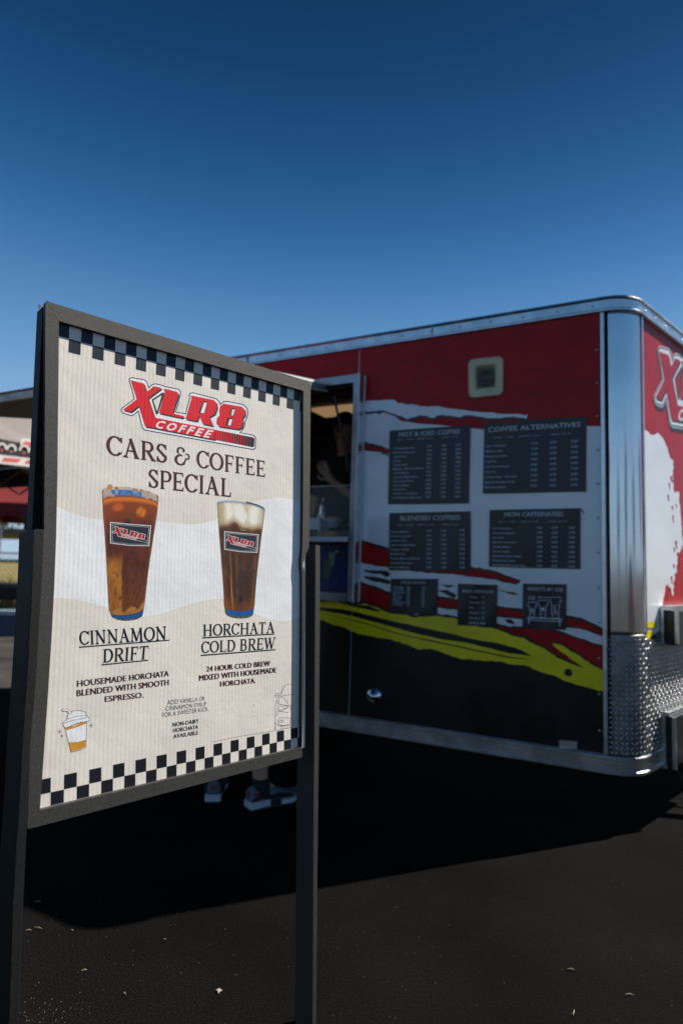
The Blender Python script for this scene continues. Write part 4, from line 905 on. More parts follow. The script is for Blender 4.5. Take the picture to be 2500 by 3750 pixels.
def col2(u, v):
    n1, n2 = ns(u*2.2, v*4, 11), ns(u*12, v*22, 12)
    c = mix((82, 46, 28), (66, 42, 32), sst(.3, .6, v)+n1*.6)
    c = mix(c, (112, 78, 56), max(0, ns(u*3, v*14, 31))*.9)
    st = max(0, ns(u*5.5+.4*ns(v*5, 0, 3), v*1.3, 14)-.12)*3.2; c = mix(c, (176, 108, 50), st*sst(.35, .5, v))
    c = mix(c, (128, 74, 30), sst(.76, .90, v)*(.45+.5*abs(u))+sst(.6, .9, abs(u))*.55*sst(.3, .7, v))
    c = mix(c, (24, 18, 18), (1-sst(.4, 1.1, math.hypot((u-.1)/.2, (v-.80)/.03)))*.7)
    fo = .205+.02*math.sin(u*5)+.05*n1; cr_ = mix((206, 190, 158), (244, 240, 226), .55+n1*1.8+n2*.5); cr_ = mix(cr_, (176, 158, 118), sst(.6, 1, abs(u))*.7)
    cr_ = mix(cr_, (168, 132, 92), sst(fo-.09, fo, v)*(.6+n1*1.2)); c = mix(cr_, c, sst(fo-.035, fo+.02, v)); c = mix(c, (214, 176, 116), (1-sst(.3, 1, math.hypot((u-.1)/.35, (v-fo-.01)/.012)))*.4)
    c = mix((120, 140, 140) if u > -.6 else (80, 130, 170), c, sst(.008, .03, v)); 
    if v < .012: c = (212, 214, 206) if u < .2 else (40, 60, 62)
    if v > .918: c = mix((20, 84, 176), (60, 110, 60), max(0, n2)*1.6+ (sst(.75, 1, -u)))
    if .910 < v < .92: c = mix(c, (90, 70, 50), .7)
    if v > .972: c = mix((60, 70, 60), (150, 140, 120), max(0, ns(u*22, v*40, 6))*2)
    if abs(u) > .95: c = mix(c, (120, 108, 84), .6)
    return c
drink('iced_coffee_picture', [(78, 140), (88, 330), (99, 480), (110, 640), (119, 800), (126, 960), (134, 1110), (140, 1170), (156, 1212)], [(574, 196), (560, 330), (540, 460), (520, 590), (500, 720), (482, 850), (466, 980), (452, 1120), (436, 1208)], -62, 58, col1)
drink('cold_brew_picture', [(1080, 240), (1088, 380), (1097, 500), (1106, 620), (1116, 740), (1126, 870), (1135, 1000), (1140, 1120), (1150, 1195)], [(1497, 300), (1482, 430), (1466, 540), (1452, 660), (1438, 780), (1425, 900), (1415, 1010), (1408, 1120), (1396, 1205)], -48, 48, col2)
pflat('splash', [c4([(118, 118), (132, 84), (148, 78), (164, 84), (176, 108), (160, 122), (140, 126)])], 4, print_mat('caramel_print', lin((206, 140, 92))))
for q, mq_ in (([(150, 407), (508, 438), (490, 618), (151, 594)], [(163, 438), (482, 466), (478, 592), (165, 570)]), ([(1143, 488), (1443, 515), (1431, 675), (1143, 648)], [(1153, 513), (1424, 536), (1418, 655), (1154, 630)])):
    hq = homog(c4(q)); hl = homog(c4(mq_)); st_ = empty('cup_label', SP.hit(*hq(.5, .5), OFFP), None, None); st_.parent = poster; st_.location = WL[st_.name]-WL[poster.name]
    rr = lambda e: [hq(e, e*1.6), hq(.5, e*1.6+.012), hq(1-e, e*1.6), hq(1-e, 1-e*1.6), hq(.5, 1-e*1.6+.05*(1-e)), hq(e, 1-e*1.6)]
    pflat('label_border', [rr(0)], 4, M_lwhite, st_); pflat('label_ground', [rr(.022)], 5, M_lnavy, st_); pflat('label_line', [rr(.05)], 6, M_lwhite, st_); pflat('label_ground', [rr(.057)], 7, M_lnavy, st_)
    lm = lambda x, y: hl((x-112)/1343, (y-84)/722)
    g8 = lambda nm, polys, lay, m_: flat(nm, [[lm(x, y) for x, y in p] for p in polys], SP, OFFP+PR*lay, m_, st_, step=.000004)
    dred = print_mat('label_red', lin((176, 24, 36)))
    g8('logo_outline', [offset(LK_X, 20)], 8, M_lwhite); g8('logo_outline', [offset(LK_L, 18)], 8.2, M_lwhite); g8('logo_outline', [offset(LK_R, 18)], 8.4, M_lwhite); g8('logo_outline', [offset(LK_8, 18)], 8.6, M_lwhite)
    g8('logo_bar', [offset(LK_bar, 14)], 8.8, M_lwhite)
    g8('logo_letter', [LK_X], 9.4, dred)
    for p in (LK_L, LK_R, LK_8): g8('logo_letter', [p], 9.4, dred)
    g8('logo_counter', LK_w, 9.8, M_lwhite); g8('logo_bar', [LK_bar], 9.5, M_lnavy)
    vs, fs, _ = text2d('COFFEE', .03, 2, 1.45); hh_ = homog([(487, 508), (1036, 612), (985, 684), (446, 579)])
    V = [SP.hit(*lm(*hh_(u, 1-v)), OFFP+PR*10) for u, v in vs]; obj('logo_lettering', V, face_to(V, fs, Ns), M_lwhite, st_)
# small takeaway cup drawing and sparkles
M_orange = print_mat('orange_ink', lin((206, 146, 52))); cupg = empty('takeaway_cup_drawing', SP.hit(*c2([(255, 1130)])[0], OFFP), None, None); cupg.parent = poster; cupg.location = WL[cupg.name]-WL[poster.name]
cb = [(196, 1092), (250, 1085), (308, 1050), (307, 1120), (305, 1192), (275, 1207), (228, 1218), (214, 1160)]
pflat('drawn_outline', [c2(offset(cb, 2.5))], 3, M_ink2, cupg); pflat('drawn_cup', [c2(cb)], 4, M_pwhite, cupg)
pflat('drawn_band', [c2([(197, 1094), (245, 1084), (307, 1050), (307, 1070), (262, 1088), (204, 1106)])], 5, M_orange, cupg); pflat('drawn_band', [c2([(215, 1168), (262, 1166), (305, 1154), (304, 1190), (274, 1205), (228, 1216)])], 5, M_orange, cupg)
lid = smooth_line([(190, 1080), (188, 1066), (208, 1047), (215, 1020), (232, 1008), (268, 1004), (298, 1010), (308, 1028), (319, 1040), (318, 1056), (262, 1066), (205, 1090)], 4, True)
pflat('drawn_outline', [c2(offset(lid, 2.5))], 6, M_ink2, cupg); pflat('drawn_lid', [c2(lid)], 7, M_pwhite, cupg)
pflat('drawn_line', [ribbon(c2(smooth_line([(190, 1070), (225, 1056), (270, 1048), (312, 1038)], 4)), 1.5), ribbon(c2(smooth_line([(208, 1047), (240, 1036), (275, 1030), (308, 1028)], 4)), 1.2)], 8, M_ink2, cupg, step=.000004)
stw = [(182, 996), (212, 995), (231, 1014), (224, 1020), (208, 1004), (183, 1004)]
pflat('drawn_outline', [c2(offset(stw, 1.8))], 8.3, M_ink2, cupg); pflat('drawn_straw', [c2(stw)], 8.8, M_pwhite, cupg)
for (x, y, r) in ((333, 1080, 11), (168, 1112, 11), (180, 1134, 8)):
    st8 = [(x+(r if i % 2 == 0 else r*.28)*math.cos(R_(45*i)), y+(r if i % 2 == 0 else r*.28)*math.sin(R_(45*i))) for i in range(8)]
    pflat('drawn_sparkle', [ribbon(c2([st8[i], st8[(i+1) % 8]]), .9) for i in range(8)], 3, M_ink2, cupg, step=.000004)
# car line drawing
k7 = crop(950, 2300, 4.704)
cl = [[(585, 966), (500, 972), (430, 995), (400, 1040), (362, 1140), (355, 1175)], [(372, 1150), (410, 1050), (440, 1000)], [(585, 1140), (480, 1155), (370, 1175)],
      [(262, 1175), (275, 1142), (310, 1128), (335, 1135), (335, 1155), (325, 1185), (290, 1196), (265, 1185)], [(264, 1168), (330, 1168)], [(355, 1185), (400, 1200), (450, 1245), (505, 1318)],
      [(355, 1185), (300, 1245), (272, 1330), (272, 1500), (265, 1700), (262, 1765), (200, 1785), (0, 1812)], [(330, 1215), (330, 1270), (355, 1315), (520, 1335), (585, 1320)],
      [(515, 1345), (440, 1400), (365, 1425), (320, 1400), (325, 1330)], [(345, 1345), (470, 1345), (480, 1370), (440, 1385), (400, 1380)], [(310, 1430), (495, 1458)], [(300, 1250), (320, 1315)],
      [(555, 1555), (370, 1550), (325, 1580), (315, 1640), (385, 1680), (490, 1665), (530, 1640), (530, 1590), (555, 1555)], [(270, 1600), (290, 1670), (400, 1690), (540, 1675), (590, 1640), (540, 1400), (545, 1345)],
      [(272, 1700), (275, 1755), (330, 1760), (375, 1745), (380, 1680)], [(380, 1740), (585, 1710)], [(310, 1430), (305, 1500), (278, 1508)], [(325, 1620), (350, 1590), (400, 1600), (410, 1622), (330, 1625)]]
pflat('car_line_drawing', [ribbon(k7(smooth_line(p, 4)), 1.0) for p in cl]+[ribbon(smooth_line([(950, 2685.2), (880, 2697), (777, 2718)], 4), .7)], 3, M_ink2, step=.000004)
# a few dings and smudges on the sheet
for (x, y, r) in ((1182, 975, 3), (1178, 1010, 2), (1180, 1030, 2)):
    pflat('stain', [[c2([(x+r*math.cos(R_(i*60)), y+r*1.5*math.sin(R_(i*60)))])[0] for i in range(6)]], 3, M_orange)

# ------------------------------------------------------------------ people
def skin_mesh(name, bones, joints, m_, parent=None, sub=2, root=0, flatz=1.0):
    names = list(joints); idx = {n: i for i, n in enumerate(names)}
    me = bpy.data.meshes.new(name); me.from_pydata([joints[n][0] for n in names], [(idx[a], idx[b]) for a, b in bones], [])
    o = bpy.data.objects.new(name, me); COL.objects.link(o)
    sk = o.modifiers.new('skin', 'SKIN'); sk.use_smooth_shade = True
    for n in names:
        r = joints[n][1]; r = (r, r) if not isinstance(r, tuple) else r
        me.skin_vertices[0].data[idx[n]].radius = r
    me.skin_vertices[0].data[root].use_root = True
    ss = o.modifiers.new('sub', 'SUBSURF'); ss.levels = sub; ss.render_levels = sub
    dg = bpy.context.evaluated_depsgraph_get(); bpy.context.view_layer.update()
    m2 = bpy.data.meshes.new_from_object(o.evaluated_get(dg)); bpy.data.objects.remove(o)
    vs = [v.co.copy() for v in m2.vertices]; fs = [tuple(p.vertices) for p in m2.polygons]
    return obj(name, vs, fs, m_, parent, smooth=True)
def person(label, loc, face_az, J, cloth, group=None, h=1.75, shorts=True, leg_m=M_skin, feet=True):
    root = empty('person', loc, label, 'person')
    f = Vector((math.sin(R_(face_az)), math.cos(R_(face_az)), 0)); r = f.cross(Z)
    s = h/1.75
    def W3(x, y, z): return Vector(loc)+(r*x+f*y+Z*z)*s     # x to the person's right, y forward
    jt = {'pelvis': ((0, 0, .95), (.11, .10)), 'belly': ((0, 0, 1.08), (.10, .09)), 'chest': ((0, .0, 1.28), (.11, .10)), 'neckb': ((0, 0, 1.44), .06), 'neck': ((0, .015, 1.50), .052),
          'jaw': ((0, .035, 1.56), (.06, .065)), 'head': ((0, .025, 1.64), (.075, .092)), 'crown': ((0, .015, 1.72), (.055, .07))}
    for sd_, n in ((1, 'R'), (-1, 'L')):
        jt['sh'+n] = ((.17*sd_, 0, 1.42), .058)
        el, wr = J.get('el'+n, (.22*sd_, -.02, 1.14)), J.get('wr'+n, (.24*sd_, .06, .89))
        jt['el'+n] = (el, .040); jt['wr'+n] = (wr, .027)
        e, w_ = Vector(el), Vector(wr); d = (w_-e).normalized(); d = (d+Vector(J.get('hd'+n, (0, 0, 0)))).normalized()
        side_ = d.cross(Vector((0, 1, 0.2))).normalized(); nn = d.cross(side_)
        jt['palm'+n] = (tuple(w_+d*.055), (.036, .018))
        for k, (off, ln) in enumerate(((-.028, .062), (-.01, .074), (.01, .07), (.027, .055))):
            a = w_+d*.09+side_*off; b_ = a+d*ln*.55+nn*.008; c_ = b_+(d+nn*.8).normalized()*ln*.5
            jt['f%d%s' % (k, n)] = (tuple(a), .0095); jt['g%d%s' % (k, n)] = (tuple(b_), .0085); jt['h%d%s' % (k, n)] = (tuple(c_), .007)
        a = w_+d*.035-side_*.03; jt['t0'+n] = (tuple(a), .012); jt['t1'+n] = (tuple(a+(d*.8-side_*.8).normalized()*.04), .010); jt['t2'+n] = (tuple(a+(d*.8-side_*.8).normalized()*.04+d*.028), .008)
        hp = (.09*sd_, 0, .88); kn = J.get('kn'+n, (.10*sd_, .02, .49)); an = J.get('an'+n, (.11*sd_, -.01, .09))
        jt['hip'+n] = (hp, .088); jt['kn'+n] = (kn, .056); jt['cf'+n] = (tuple(Vector(kn)*.62+Vector(an)*.38+Vector((0, -.02, 0))), .052); jt['an'+n] = (an, .036)
        toe = Vector(J.get('td'+n, (0, 1, 0))).normalized(); jt['toe'+n] = (tuple(Vector(an)+toe*.10-Vector((0, 0, .055))), (.018, .014))
    bones = [('pelvis', 'belly'), ('belly', 'chest'), ('chest', 'neckb'), ('neckb', 'neck'), ('neck', 'jaw'), ('jaw', 'head'), ('head', 'crown')]
    for n in 'RL':
        bones += [('chest', 'sh'+n), ('sh'+n, 'el'+n), ('el'+n, 'wr'+n), ('wr'+n, 'palm'+n), ('palm'+n, 't0'+n), ('t0'+n, 't1'+n), ('t1'+n, 't2'+n), ('pelvis', 'hip'+n), ('hip'+n, 'kn'+n), ('kn'+n, 'cf'+n), ('cf'+n, 'an'+n), ('an'+n, 'toe'+n)]
        for k in range(4): bones += [('palm'+n, 'f%d%s' % (k, n)), ('f%d%s' % (k, n), 'g%d%s' % (k, n)), ('g%d%s' % (k, n), 'h%d%s' % (k, n))]
    jw_ = {k: (W3(*p), tuple(q*s for q in (rr if isinstance(rr, tuple) else (rr, rr)))) for k, (p, rr) in jt.items()}
    skin_mesh('body', bones, jw_, leg_m, root)
    # shirt: slightly larger chain over torso and upper arms
    ks_ = ['pelvis', 'belly', 'chest', 'neckb', 'shR', 'shL', 'elR', 'elL']
    sj = {k: (jw_[k][0], tuple(q+.016 for q in jw_[k][1])) for k in ks_}
    for n in 'RL':
        a, b_ = jw_['sh'+n][0], jw_['el'+n][0]; sj['el'+n] = (a.lerp(b_, .8), (.058, .058))
    for k_, rr_ in (('pelvis', .145), ('belly', .14), ('chest', .15), ('shR', .078), ('shL', .078)): sj[k_] = (sj[k_][0], (rr_, rr_*.92))
    sj['neckb'] = (jw_['neckb'][0]-Z*.01, (.062, .062))
    skin_mesh('shirt', [('pelvis', 'belly'), ('belly', 'chest'), ('chest', 'neckb'), ('chest', 'shR'), ('chest', 'shL'), ('shR', 'elR'), ('shL', 'elL')], sj, cloth[0], root, 2)
    pj_ = {'pelvis': (jw_['pelvis'][0], (.168, .13))}
    for n in 'RL':
        pj_['hip'+n] = (jw_['hip'+n][0], (.105, .105)); k_ = jw_['kn'+n][0]; e_ = jw_['hip'+n][0].lerp(k_, .95) if shorts else k_
        pj_['kn'+n] = (e_, (.08, .08))
    bo = [('pelvis', 'hipR'), ('pelvis', 'hipL'), ('hipR', 'knR'), ('hipL', 'knL')]
    if not shorts:
        for n in 'RL': pj_['an'+n] = (jw_['an'+n][0]+Z*.03, (.06, .06)); bo.append(('kn'+n, 'an'+n))
    skin_mesh('shorts' if shorts else 'trousers', bo, pj_, cloth[1], root, 2)
    # face details and hair
    hw = lambda x, y, z: W3(x, y, z)
    MB().add([hw(-.013, .115, 1.615), hw(.013, .115, 1.615), hw(0, .145, 1.618), hw(0, .112, 1.66)], [(0, 1, 2), (0, 2, 3), (1, 3, 2), (0, 3, 1)]).out('nose', leg_m, root, smooth=True)
    for x in (-.032, .032): MB().lathe([(0, -.009), (.009, -.004), (.010, .002), (0, .009)], hw(x, .108, 1.655), f, 10).out('eye', mat('eye', (.25, .22, .2), .2), root, smooth=True)
    MB().add([hw(-.025, .115, 1.585), hw(.025, .115, 1.585), hw(.0, .122, 1.592), hw(0, .12, 1.576)], [(0, 3, 2), (3, 1, 2)]).out('mouth', mat('lips', (.3, .1, .08), .5), root)
    for x in (-.078, .078): MB().lathe([(.022, -.005), (.026, 0), (.014, .006), (0, .005)], hw(x, .02, 1.64), r*(1 if x > 0 else -1), 12).out('ear', leg_m, root, smooth=True)
    mb = MB(); prof = []
    nseg, ring = 20, 8; k0 = 0
    for i in range(ring+1):
        ph = R_(90*i/ring); zz = math.sin(ph); rr = math.cos(ph)
        for j in range(nseg):
            th = 2*math.pi*j/nseg; back = -math.cos(th)
            dz = -.07*max(0, back)*(1-i/ring); x_ = .086*rr*math.sin(th)*1.0; y_ = .103*rr*math.cos(th)+.018
            mb.v.append(hw(x_, y_, 1.672+.105*zz+dz))
    for i in range(ring):
        for j in range(nseg): mb.f.append((i*nseg+j, i*nseg+(j+1) % nseg, (i+1)*nseg+(j+1) % nseg, (i+1)*nseg+j))
    mb.out('hair' if len(cloth) < 3 else 'cap', M_hair if len(cloth) < 3 else cloth[2], root, smooth=True)
    return root, W3
M_denim = mat('black_shorts_cloth', (.012, .012, .014), .9, var=.2)
# barista at the window
bl = WP.hit(1268, 1640, -.50); bl = Vector((bl.x, bl.y, FLZ))
person('barista in black cap and black shirt behind the serving window, one hand raised', bl, 212, {'elL': (-.25, .12, 1.10), 'wrL': (-.06, .25, 1.26), 'hdL': (.2, .2, .9), 'elR': (.25, .0, 1.12), 'wrR': (.26, .08, .88)},
       (M_blackcloth, M_blackcloth, mat('black_cap_cloth', (.008, .008, .009), .9)), h=1.68, shorts=False)
# customer whose shoes show under the poster
def shoe(root, heel, toe, w_=.1):
    heel, toe = Vector(heel), Vector(toe); d = (toe-heel); Ls = d.length; d.normalize(); sd2 = d.cross(Z)
    ol = [(0, .030), (.04, .036), (.3, .032), (.55, .042), (.75, .050), (.9, .042), (.97, .026), (1, .01)]
    def ringat(t, wd, z): return [heel+d*(t*Ls)+sd2*wd+Z*z, heel+d*(t*Ls)-sd2*wd+Z*z]
    def sole(nm, t0, t1, z0, z1, m_, grow=0.0):
        L1 = []; R1 = []
        for i in range(17):
            t = t0+(t1-t0)*i/16
            for (a, wa), (b, wb) in zip(ol, ol[1:]):
                if a <= t <= b: wd = wa+(wb-wa)*(t-a)/(b-a); break
            rise = .022*max(0, (t-.78)/.22)**2
            L1.append(heel+d*(t*Ls)+sd2*(wd+grow)+Z*rise); R1.append(heel+d*(t*Ls)-sd2*(wd+grow)+Z*rise)
        lo = L1+R1[::-1]; n = len(lo)
        mb = MB(); mb.v = [p+Z*z0 for p in lo]+[p+Z*z1 for p in lo]
        mb.f = [(i, (i+1) % n, n+(i+1) % n, n+i) for i in range(n)]
        h_ = n//2
        for i in range(h_-1): mb.f += [(i, i+1, n-2-i, n-1-i), (n+i, n+n-1-i, n+n-2-i, n+i+1)]
        return mb.out(nm, m_, root, smooth=False)
    Mw = mat('white_midsole', (.42, .46, .5), .6, var=.1); Mg = mat('grey_blue_shoe_panel', (.09, .115, .16), .7, var=.15)
    sole('shoe_outsole', 0, 1, .001, .010, M_rubber); sole('shoe_midsole', 0, .36, .0102, .040, Mw, .002); sole('shoe_midsole', .56, 1, .0102, .030, Mw, .002); sole('shoe_midsole', .365, .555, .0102, .036, M_blackcloth, .001)
    prof = [(0.01, .028, .085), (.06, .034, .098), (.18, .034, .098), (.30, .033, .092), (.42, .036, .085), (.55, .041, .072), (.70, .046, .055), (.85, .042, .043), (.95, .028, .036), (.995, .010, .03)]
    mb = MB(); ns_ = 10
    for t, wd, hh in prof:
        for j in range(ns_+1):
            a = math.pi*j/ns_; base = .034+.018*max(0, (t-.8)/.2)**2
            mb.v.append(heel+d*(t*Ls)+sd2*wd*math.cos(a)+Z*(base+(hh-.03)*math.sin(a)**.7))
    for i in range(len(prof)-1):
        for j in range(ns_): mb.f.append((i*(ns_+1)+j, i*(ns_+1)+j+1, (i+1)*(ns_+1)+j+1, (i+1)*(ns_+1)+j))
    mb.f.append(tuple(range(ns_+1)))
    up_ = mb.out('shoe_upper', Mg, root, smooth=True)
    for sg in (1, -1):
        pts = [heel+d*(t*Ls)+sd2*sg*(wd+.0035)+Z*zz for t, wd, zz in ((.03, .033, .05), (.22, .036, .062), (.35, .036, .05), (.55, .043, .052), (.75, .048, .046))]
        MB().tube(pts, [.006, .012, .01, .012, .006], 6).out('shoe_overlay', M_blackcloth, up_, smooth=True)
        MB().lathe([(0, 0), (.013, .002), (0, .005)], heel+d*(.10*Ls)+sd2*sg*.035+Z*.075, sd2*sg, 12).out('shoe_patch', mat('red_patch', (.22, .03, .03), .6), up_)
    MB().lathe([(0, 0), (.014, .002), (0, .005)], heel-d*.003+Z*.075, -d, 12).out('heel_patch', mat('red_patch', (.22, .03, .03), .6), up_)
    for k in range(4):
        t = .36+.07*k; c_ = heel+d*(t*Ls)+Z*(.092-.009*k)
        MB().tube([c_+sd2*.024, c_+Z*.004, c_-sd2*.024], .0035, 5).out('shoe_lace', M_blackcloth, up_)
def gp(x, y): return G.hit(x, y)
h1, t1 = gp(905, 2968), gp(1088, 2925); t1 = h1+(t1-h1).normalized()*.275
h2 = gp(778, 2945); t2 = h2+Vector((-.10, 1, 0)).normalized()*.275
a1, a2 = h1+(t1-h1)*.24+Z*.1, h2+(t2-h2)*.24+Z*.1
pc = (a1+a2)/2; pc.z = 0
faz = 38; f_ = Vector((math.sin(R_(faz)), math.cos(R_(faz)), 0)); r_ = f_.cross(Z)
def loc3(P): q = P-pc; return (q.dot(r_), q.dot(f_), q.z)
la1, la2 = loc3(a1), loc3(a2)
J = {}
nR, nL = ('R', 'L') if la1[0] > la2[0] else ('L', 'R')
for n, la, dr in ((nR, la1, t1-h1), (nL, la2, t2-h2)):
    J['an'+n] = la; J['td'+n] = (dr.dot(r_), dr.dot(f_), 0); J['kn'+n] = (la[0]*.8, la[1]*.6+.03, .49)
cust, CW = person('customer in shorts and grey running shoes standing behind the poster', pc, faz, J, (mat('grey_tshirt', (.1, .1, .11), .9), M_denim), h=1.72)
shoe(cust, h1, t1); shoe(cust, h2, t2)
for a in (a1, a2): MB().tube([a-Z*.04, a+Z*.0, a+Z*.03], [.046, .042, .040], 12).out('sock', M_blackcloth, cust, smooth=True)

# ------------------------------------------------------------------ things on the counter
cz = 1.2702
def cs(x, y, d):                             # a point on the counter top under a px column, d metres inside the wall
    P = WP.hit(x, y, -d); s = (P-Cn).dot(LD); return Cn+LD*s+NI*d+Z*cz
M_paper = mat('white_paper', (.6, .62, .64), .6); M_glass = mat('clear_acrylic', (.9, .95, .95), .05, 0, .5, alpha=.045)
def on_counter(name, x, d, fn_, label, cat, grp=None):
    b0 = cs(x, 1960, d); t = empty(name, b0, label, cat, grp); fn_(t, b0); return t
on_counter('napkin_dispenser', 1163, .22, lambda t, b: (box('case', b-LD*.04-NI*.05, LD*.08, NI*.1, Z*.13, M_paper, t, bevel=.006), box('opening', b-LD*.03-NI*.0515, LD*.06, NI*.002, Z*.06+Z*.0, M_blackplastic, t)), 'white napkin dispenser on the serving counter', 'dispenser')
on_counter('snack_bowl', 1218, .28, lambda t, b: (MB().lathe([(.03, 0), (.04, .004), (.07, .05), (.075, .055), (.068, .052), (.0, .04)], b+Z*.075, Z, 24).out('bowl', M_paper, t, smooth=True), MB().lathe([(.05, 0), (.05, .01), (.02, .02), (.02, .07), (.03, .075)], b, Z, 16).out('pedestal', M_blackplastic, t, smooth=True), [MB().lathe([(0, -.02), (.02, 0), (0, .02)], b+Z*.13+LD*random.uniform(-.04, .04)+NI*random.uniform(-.04, .04), Z, 8).out('pastry', mat('pastry', (.45, .25, .08), .7, var=.2), t, smooth=True) for _ in range(6)]), 'footed bowl of golden pastries on the counter below the barista', 'bowl')
on_counter('card_terminal', 1262, .16, lambda t, b: (MB().hexa([b+LD*-.07+NI*-.05, b+LD*.07+NI*-.05, b+LD*.07+NI*.05, b+LD*-.07+NI*.05, b+LD*-.07+NI*-.0+Z*.06, b+LD*.07+NI*-.0+Z*.06, b+LD*.07+NI*.05+Z*.075, b+LD*-.07+NI*.05+Z*.075]).out('case', mat('grey_plastic', (.22, .25, .28), .4), t, bevel=.004), box('screen', b-LD*.05-NI*.03+Z*.048, LD*.1, NI*.02+Z*.02, Z*.004, M_blackplastic, t)), 'grey card terminal on the counter beside the jamb', 'card terminal')
on_counter('bread_loaf', 1204, .08, lambda t, b: MB().tube([b-LD*.07+Z*.022, b-LD*.03+Z*.026, b+LD*.04+Z*.026, b+LD*.08+Z*.02], [.012, .022, .022, .01], 10).out('crust', mat('golden_crust', (.4, .2, .06), .7, var=.3), t, smooth=True), 'golden brown pastry stick lying on the counter edge', 'pastry')
for x, d, hh, lb in ((1140, .34, .11, 'white takeaway cup nearest the poster on the counter'), (1154, .42, .09, 'white takeaway cup behind the napkin dispenser'), (1232, .40, .12, 'tall white takeaway cup behind the pastry bowl')):
    on_counter('takeaway_cup', x, d, lambda t, b: (MB().lathe([(.0, 0), (.03, 0), (.042, hh), (.038, hh)], b, Z, 16).out('cup', M_paper, t, smooth=True), MB().lathe([(.044, 0), (.044, .008), (.036, .014), (0, .014)], b+Z*hh, Z, 16).out('lid', M_blackplastic, t, smooth=True)), lb, 'paper cup', 'takeaway cups on the serving counter')
on_counter('espresso_machine', 1175, .95, lambda t, b: (box('body', b-LD*.3-NI*.2, LD*.6, NI*.4, Z*.36, M_alu2, t, bevel=.01), box('drip_tray', b-LD*.25-NI*.3, LD*.5, NI*.095, Z*.05, M_blackplastic, t), [MB().tube([b+LD*x_-NI*.22+Z*.3, b+LD*x_-NI*.27+Z*.26, b+LD*x_-NI*.27+Z*.2], .012, 8).out('brew_spout', M_chrome, t) for x_ in (-.15, .12)]), 'steel espresso machine in the dark back of the trailer', 'espresso machine')
tb = cs(1175, 1960, .95); tag(box('back_counter', Vector((tb.x, tb.y, FLZ))-LD*.5-NI*.2, LD*1.5, NI*.5, Z*(cz-FLZ-.002), M_in), 'dark work counter inside the trailer under the espresso machine', 'counter')
for k, x in enumerate((1130, 1158, 1182)):
    P_ = inw(1.75+k*.16, 1.58, 1.28); t = empty('syrup_bottle', P_, ['first syrup bottle on the back shelf beside the barista', 'middle syrup bottle on the shelf at the back of the trailer', 'syrup bottle on the back shelf farthest from the barista'][k], 'bottle', 'syrup bottles on the back shelf')
    MB().lathe([(0, 0), (.035, 0), (.035, .18), (.014, .22), (.012, .26)], P_, Z, 14).out('glass', mat('amber_glass', (.12, .05, .02), .15), t, smooth=True); MB().lathe([(.013, 0), (.013, .05), (0, .05)], P_+Z*.26, Z, 10).out('pump', M_blackplastic, t)
gA = cs(1132, 1960, .05); gB = cs(1300, 1960, .05)
tg = empty('sneeze_guard', gA.lerp(gB, .5), 'low clear acrylic sneeze guard along the serving counter', 'sneeze guard')
MB().prism([gA, gB, gB+Z*.30, gA+Z*.30], NI*.004).out('pane', M_glass, tg); MB().tube([gA+Z*.302, gB+Z*.302], .004, 6).out('edge_strip', M_alu, tg)

# ------------------------------------------------------------------ canopy tents at the left
def tent(label, base, az, sz, hv, hp, m_top, m_val, m_under, deco=False, leg_m=M_alu2, val=.26):
    e = Vector((math.sin(R_(az)), math.cos(R_(az)), 0)); ni = Z.cross(e); C0 = Vector(base)+e*sz/2+ni*sz/2*1.0
    t = empty('canopy_tent', C0, label, 'canopy tent')
    K = [Vector(base)+e*0, Vector(base)+e*sz, Vector(base)+e*sz+ni*sz, Vector(base)+ni*sz]
    ap = C0+Z*hp; ze = hv+val
    for i in range(4):
        a, b = K[i]+Z*ze, K[(i+1) % 4]+Z*ze; n = 8; V, F_ = [], []
        for j in range(n+1):
            for k in range(n+1):
                s_ = j/n; q = a.lerp(b, k/n); P = q.lerp(ap, s_); P.z -= .16*math.sin(math.pi*s_)*(1-.3*abs(2*k/n-1)); V.append(P)
        for j in range(n):
            for k in range(n): F_.append((j*(n+1)+k, j*(n+1)+k+1, (j+1)*(n+1)+k+1, (j+1)*(n+1)+k))
        MB().add(V, F_).out('roof_panel', m_top, t, smooth=True)
        out_ = (a-b).cross(Z).normalized()
        if out_.dot((a+b)/2-C0) < 0: out_ = -out_
        v_ = MB().hexa([K[i]+Z*hv+out_*.01, K[(i+1) % 4]+Z*hv+out_*.01, K[(i+1) % 4]+Z*hv+out_*.014, K[i]+Z*hv+out_*.014, K[i]+Z*(ze-.001)+out_*.002, K[(i+1) % 4]+Z*(ze-.001)+out_*.002, K[(i+1) % 4]+Z*(ze-.001)+out_*.006, K[i]+Z*(ze-.001)+out_*.006]).out('valance', m_val, t)
        MB().tube([K[i], K[i]+Z*ze], .022, 4).out('leg', leg_m, t)
        # scissor truss
        m4 = 4; mb = MB()
        for k in range(m4):
            p, q = K[i].lerp(K[(i+1) % 4], k/m4), K[i].lerp(K[(i+1) % 4], (k+1)/m4); ins = -out_*.04
            mb.tube([p+Z*(ze-.06)+ins, q+Z*(ze-.36)+ins], .013, 4); mb.tube([p+Z*(ze-.36)+ins, q+Z*(ze-.06)+ins], .013, 4)
        o = mb.out('truss', mat('bronze_truss', (.25, .13, .07), .5, .3), t, kind='stuff')
    MB().tube([C0+Z*(ze-.2), ap-Z*.05], .02, 6).out('centre_pole', leg_m, t)
    return t, K, e, ni
M_ttop = mat('grey_beige_canopy_top', (.19, .165, .15), .85, var=.12, vscale=3, bump=.3, bscale=30); M_tblack = mat('black_canopy', (.02, .018, .02), .8, var=.2); M_tred = mat('red_canopy', (.16, .008, .007), .8, var=.12)  # top panels a paler grey-beige than the black valance
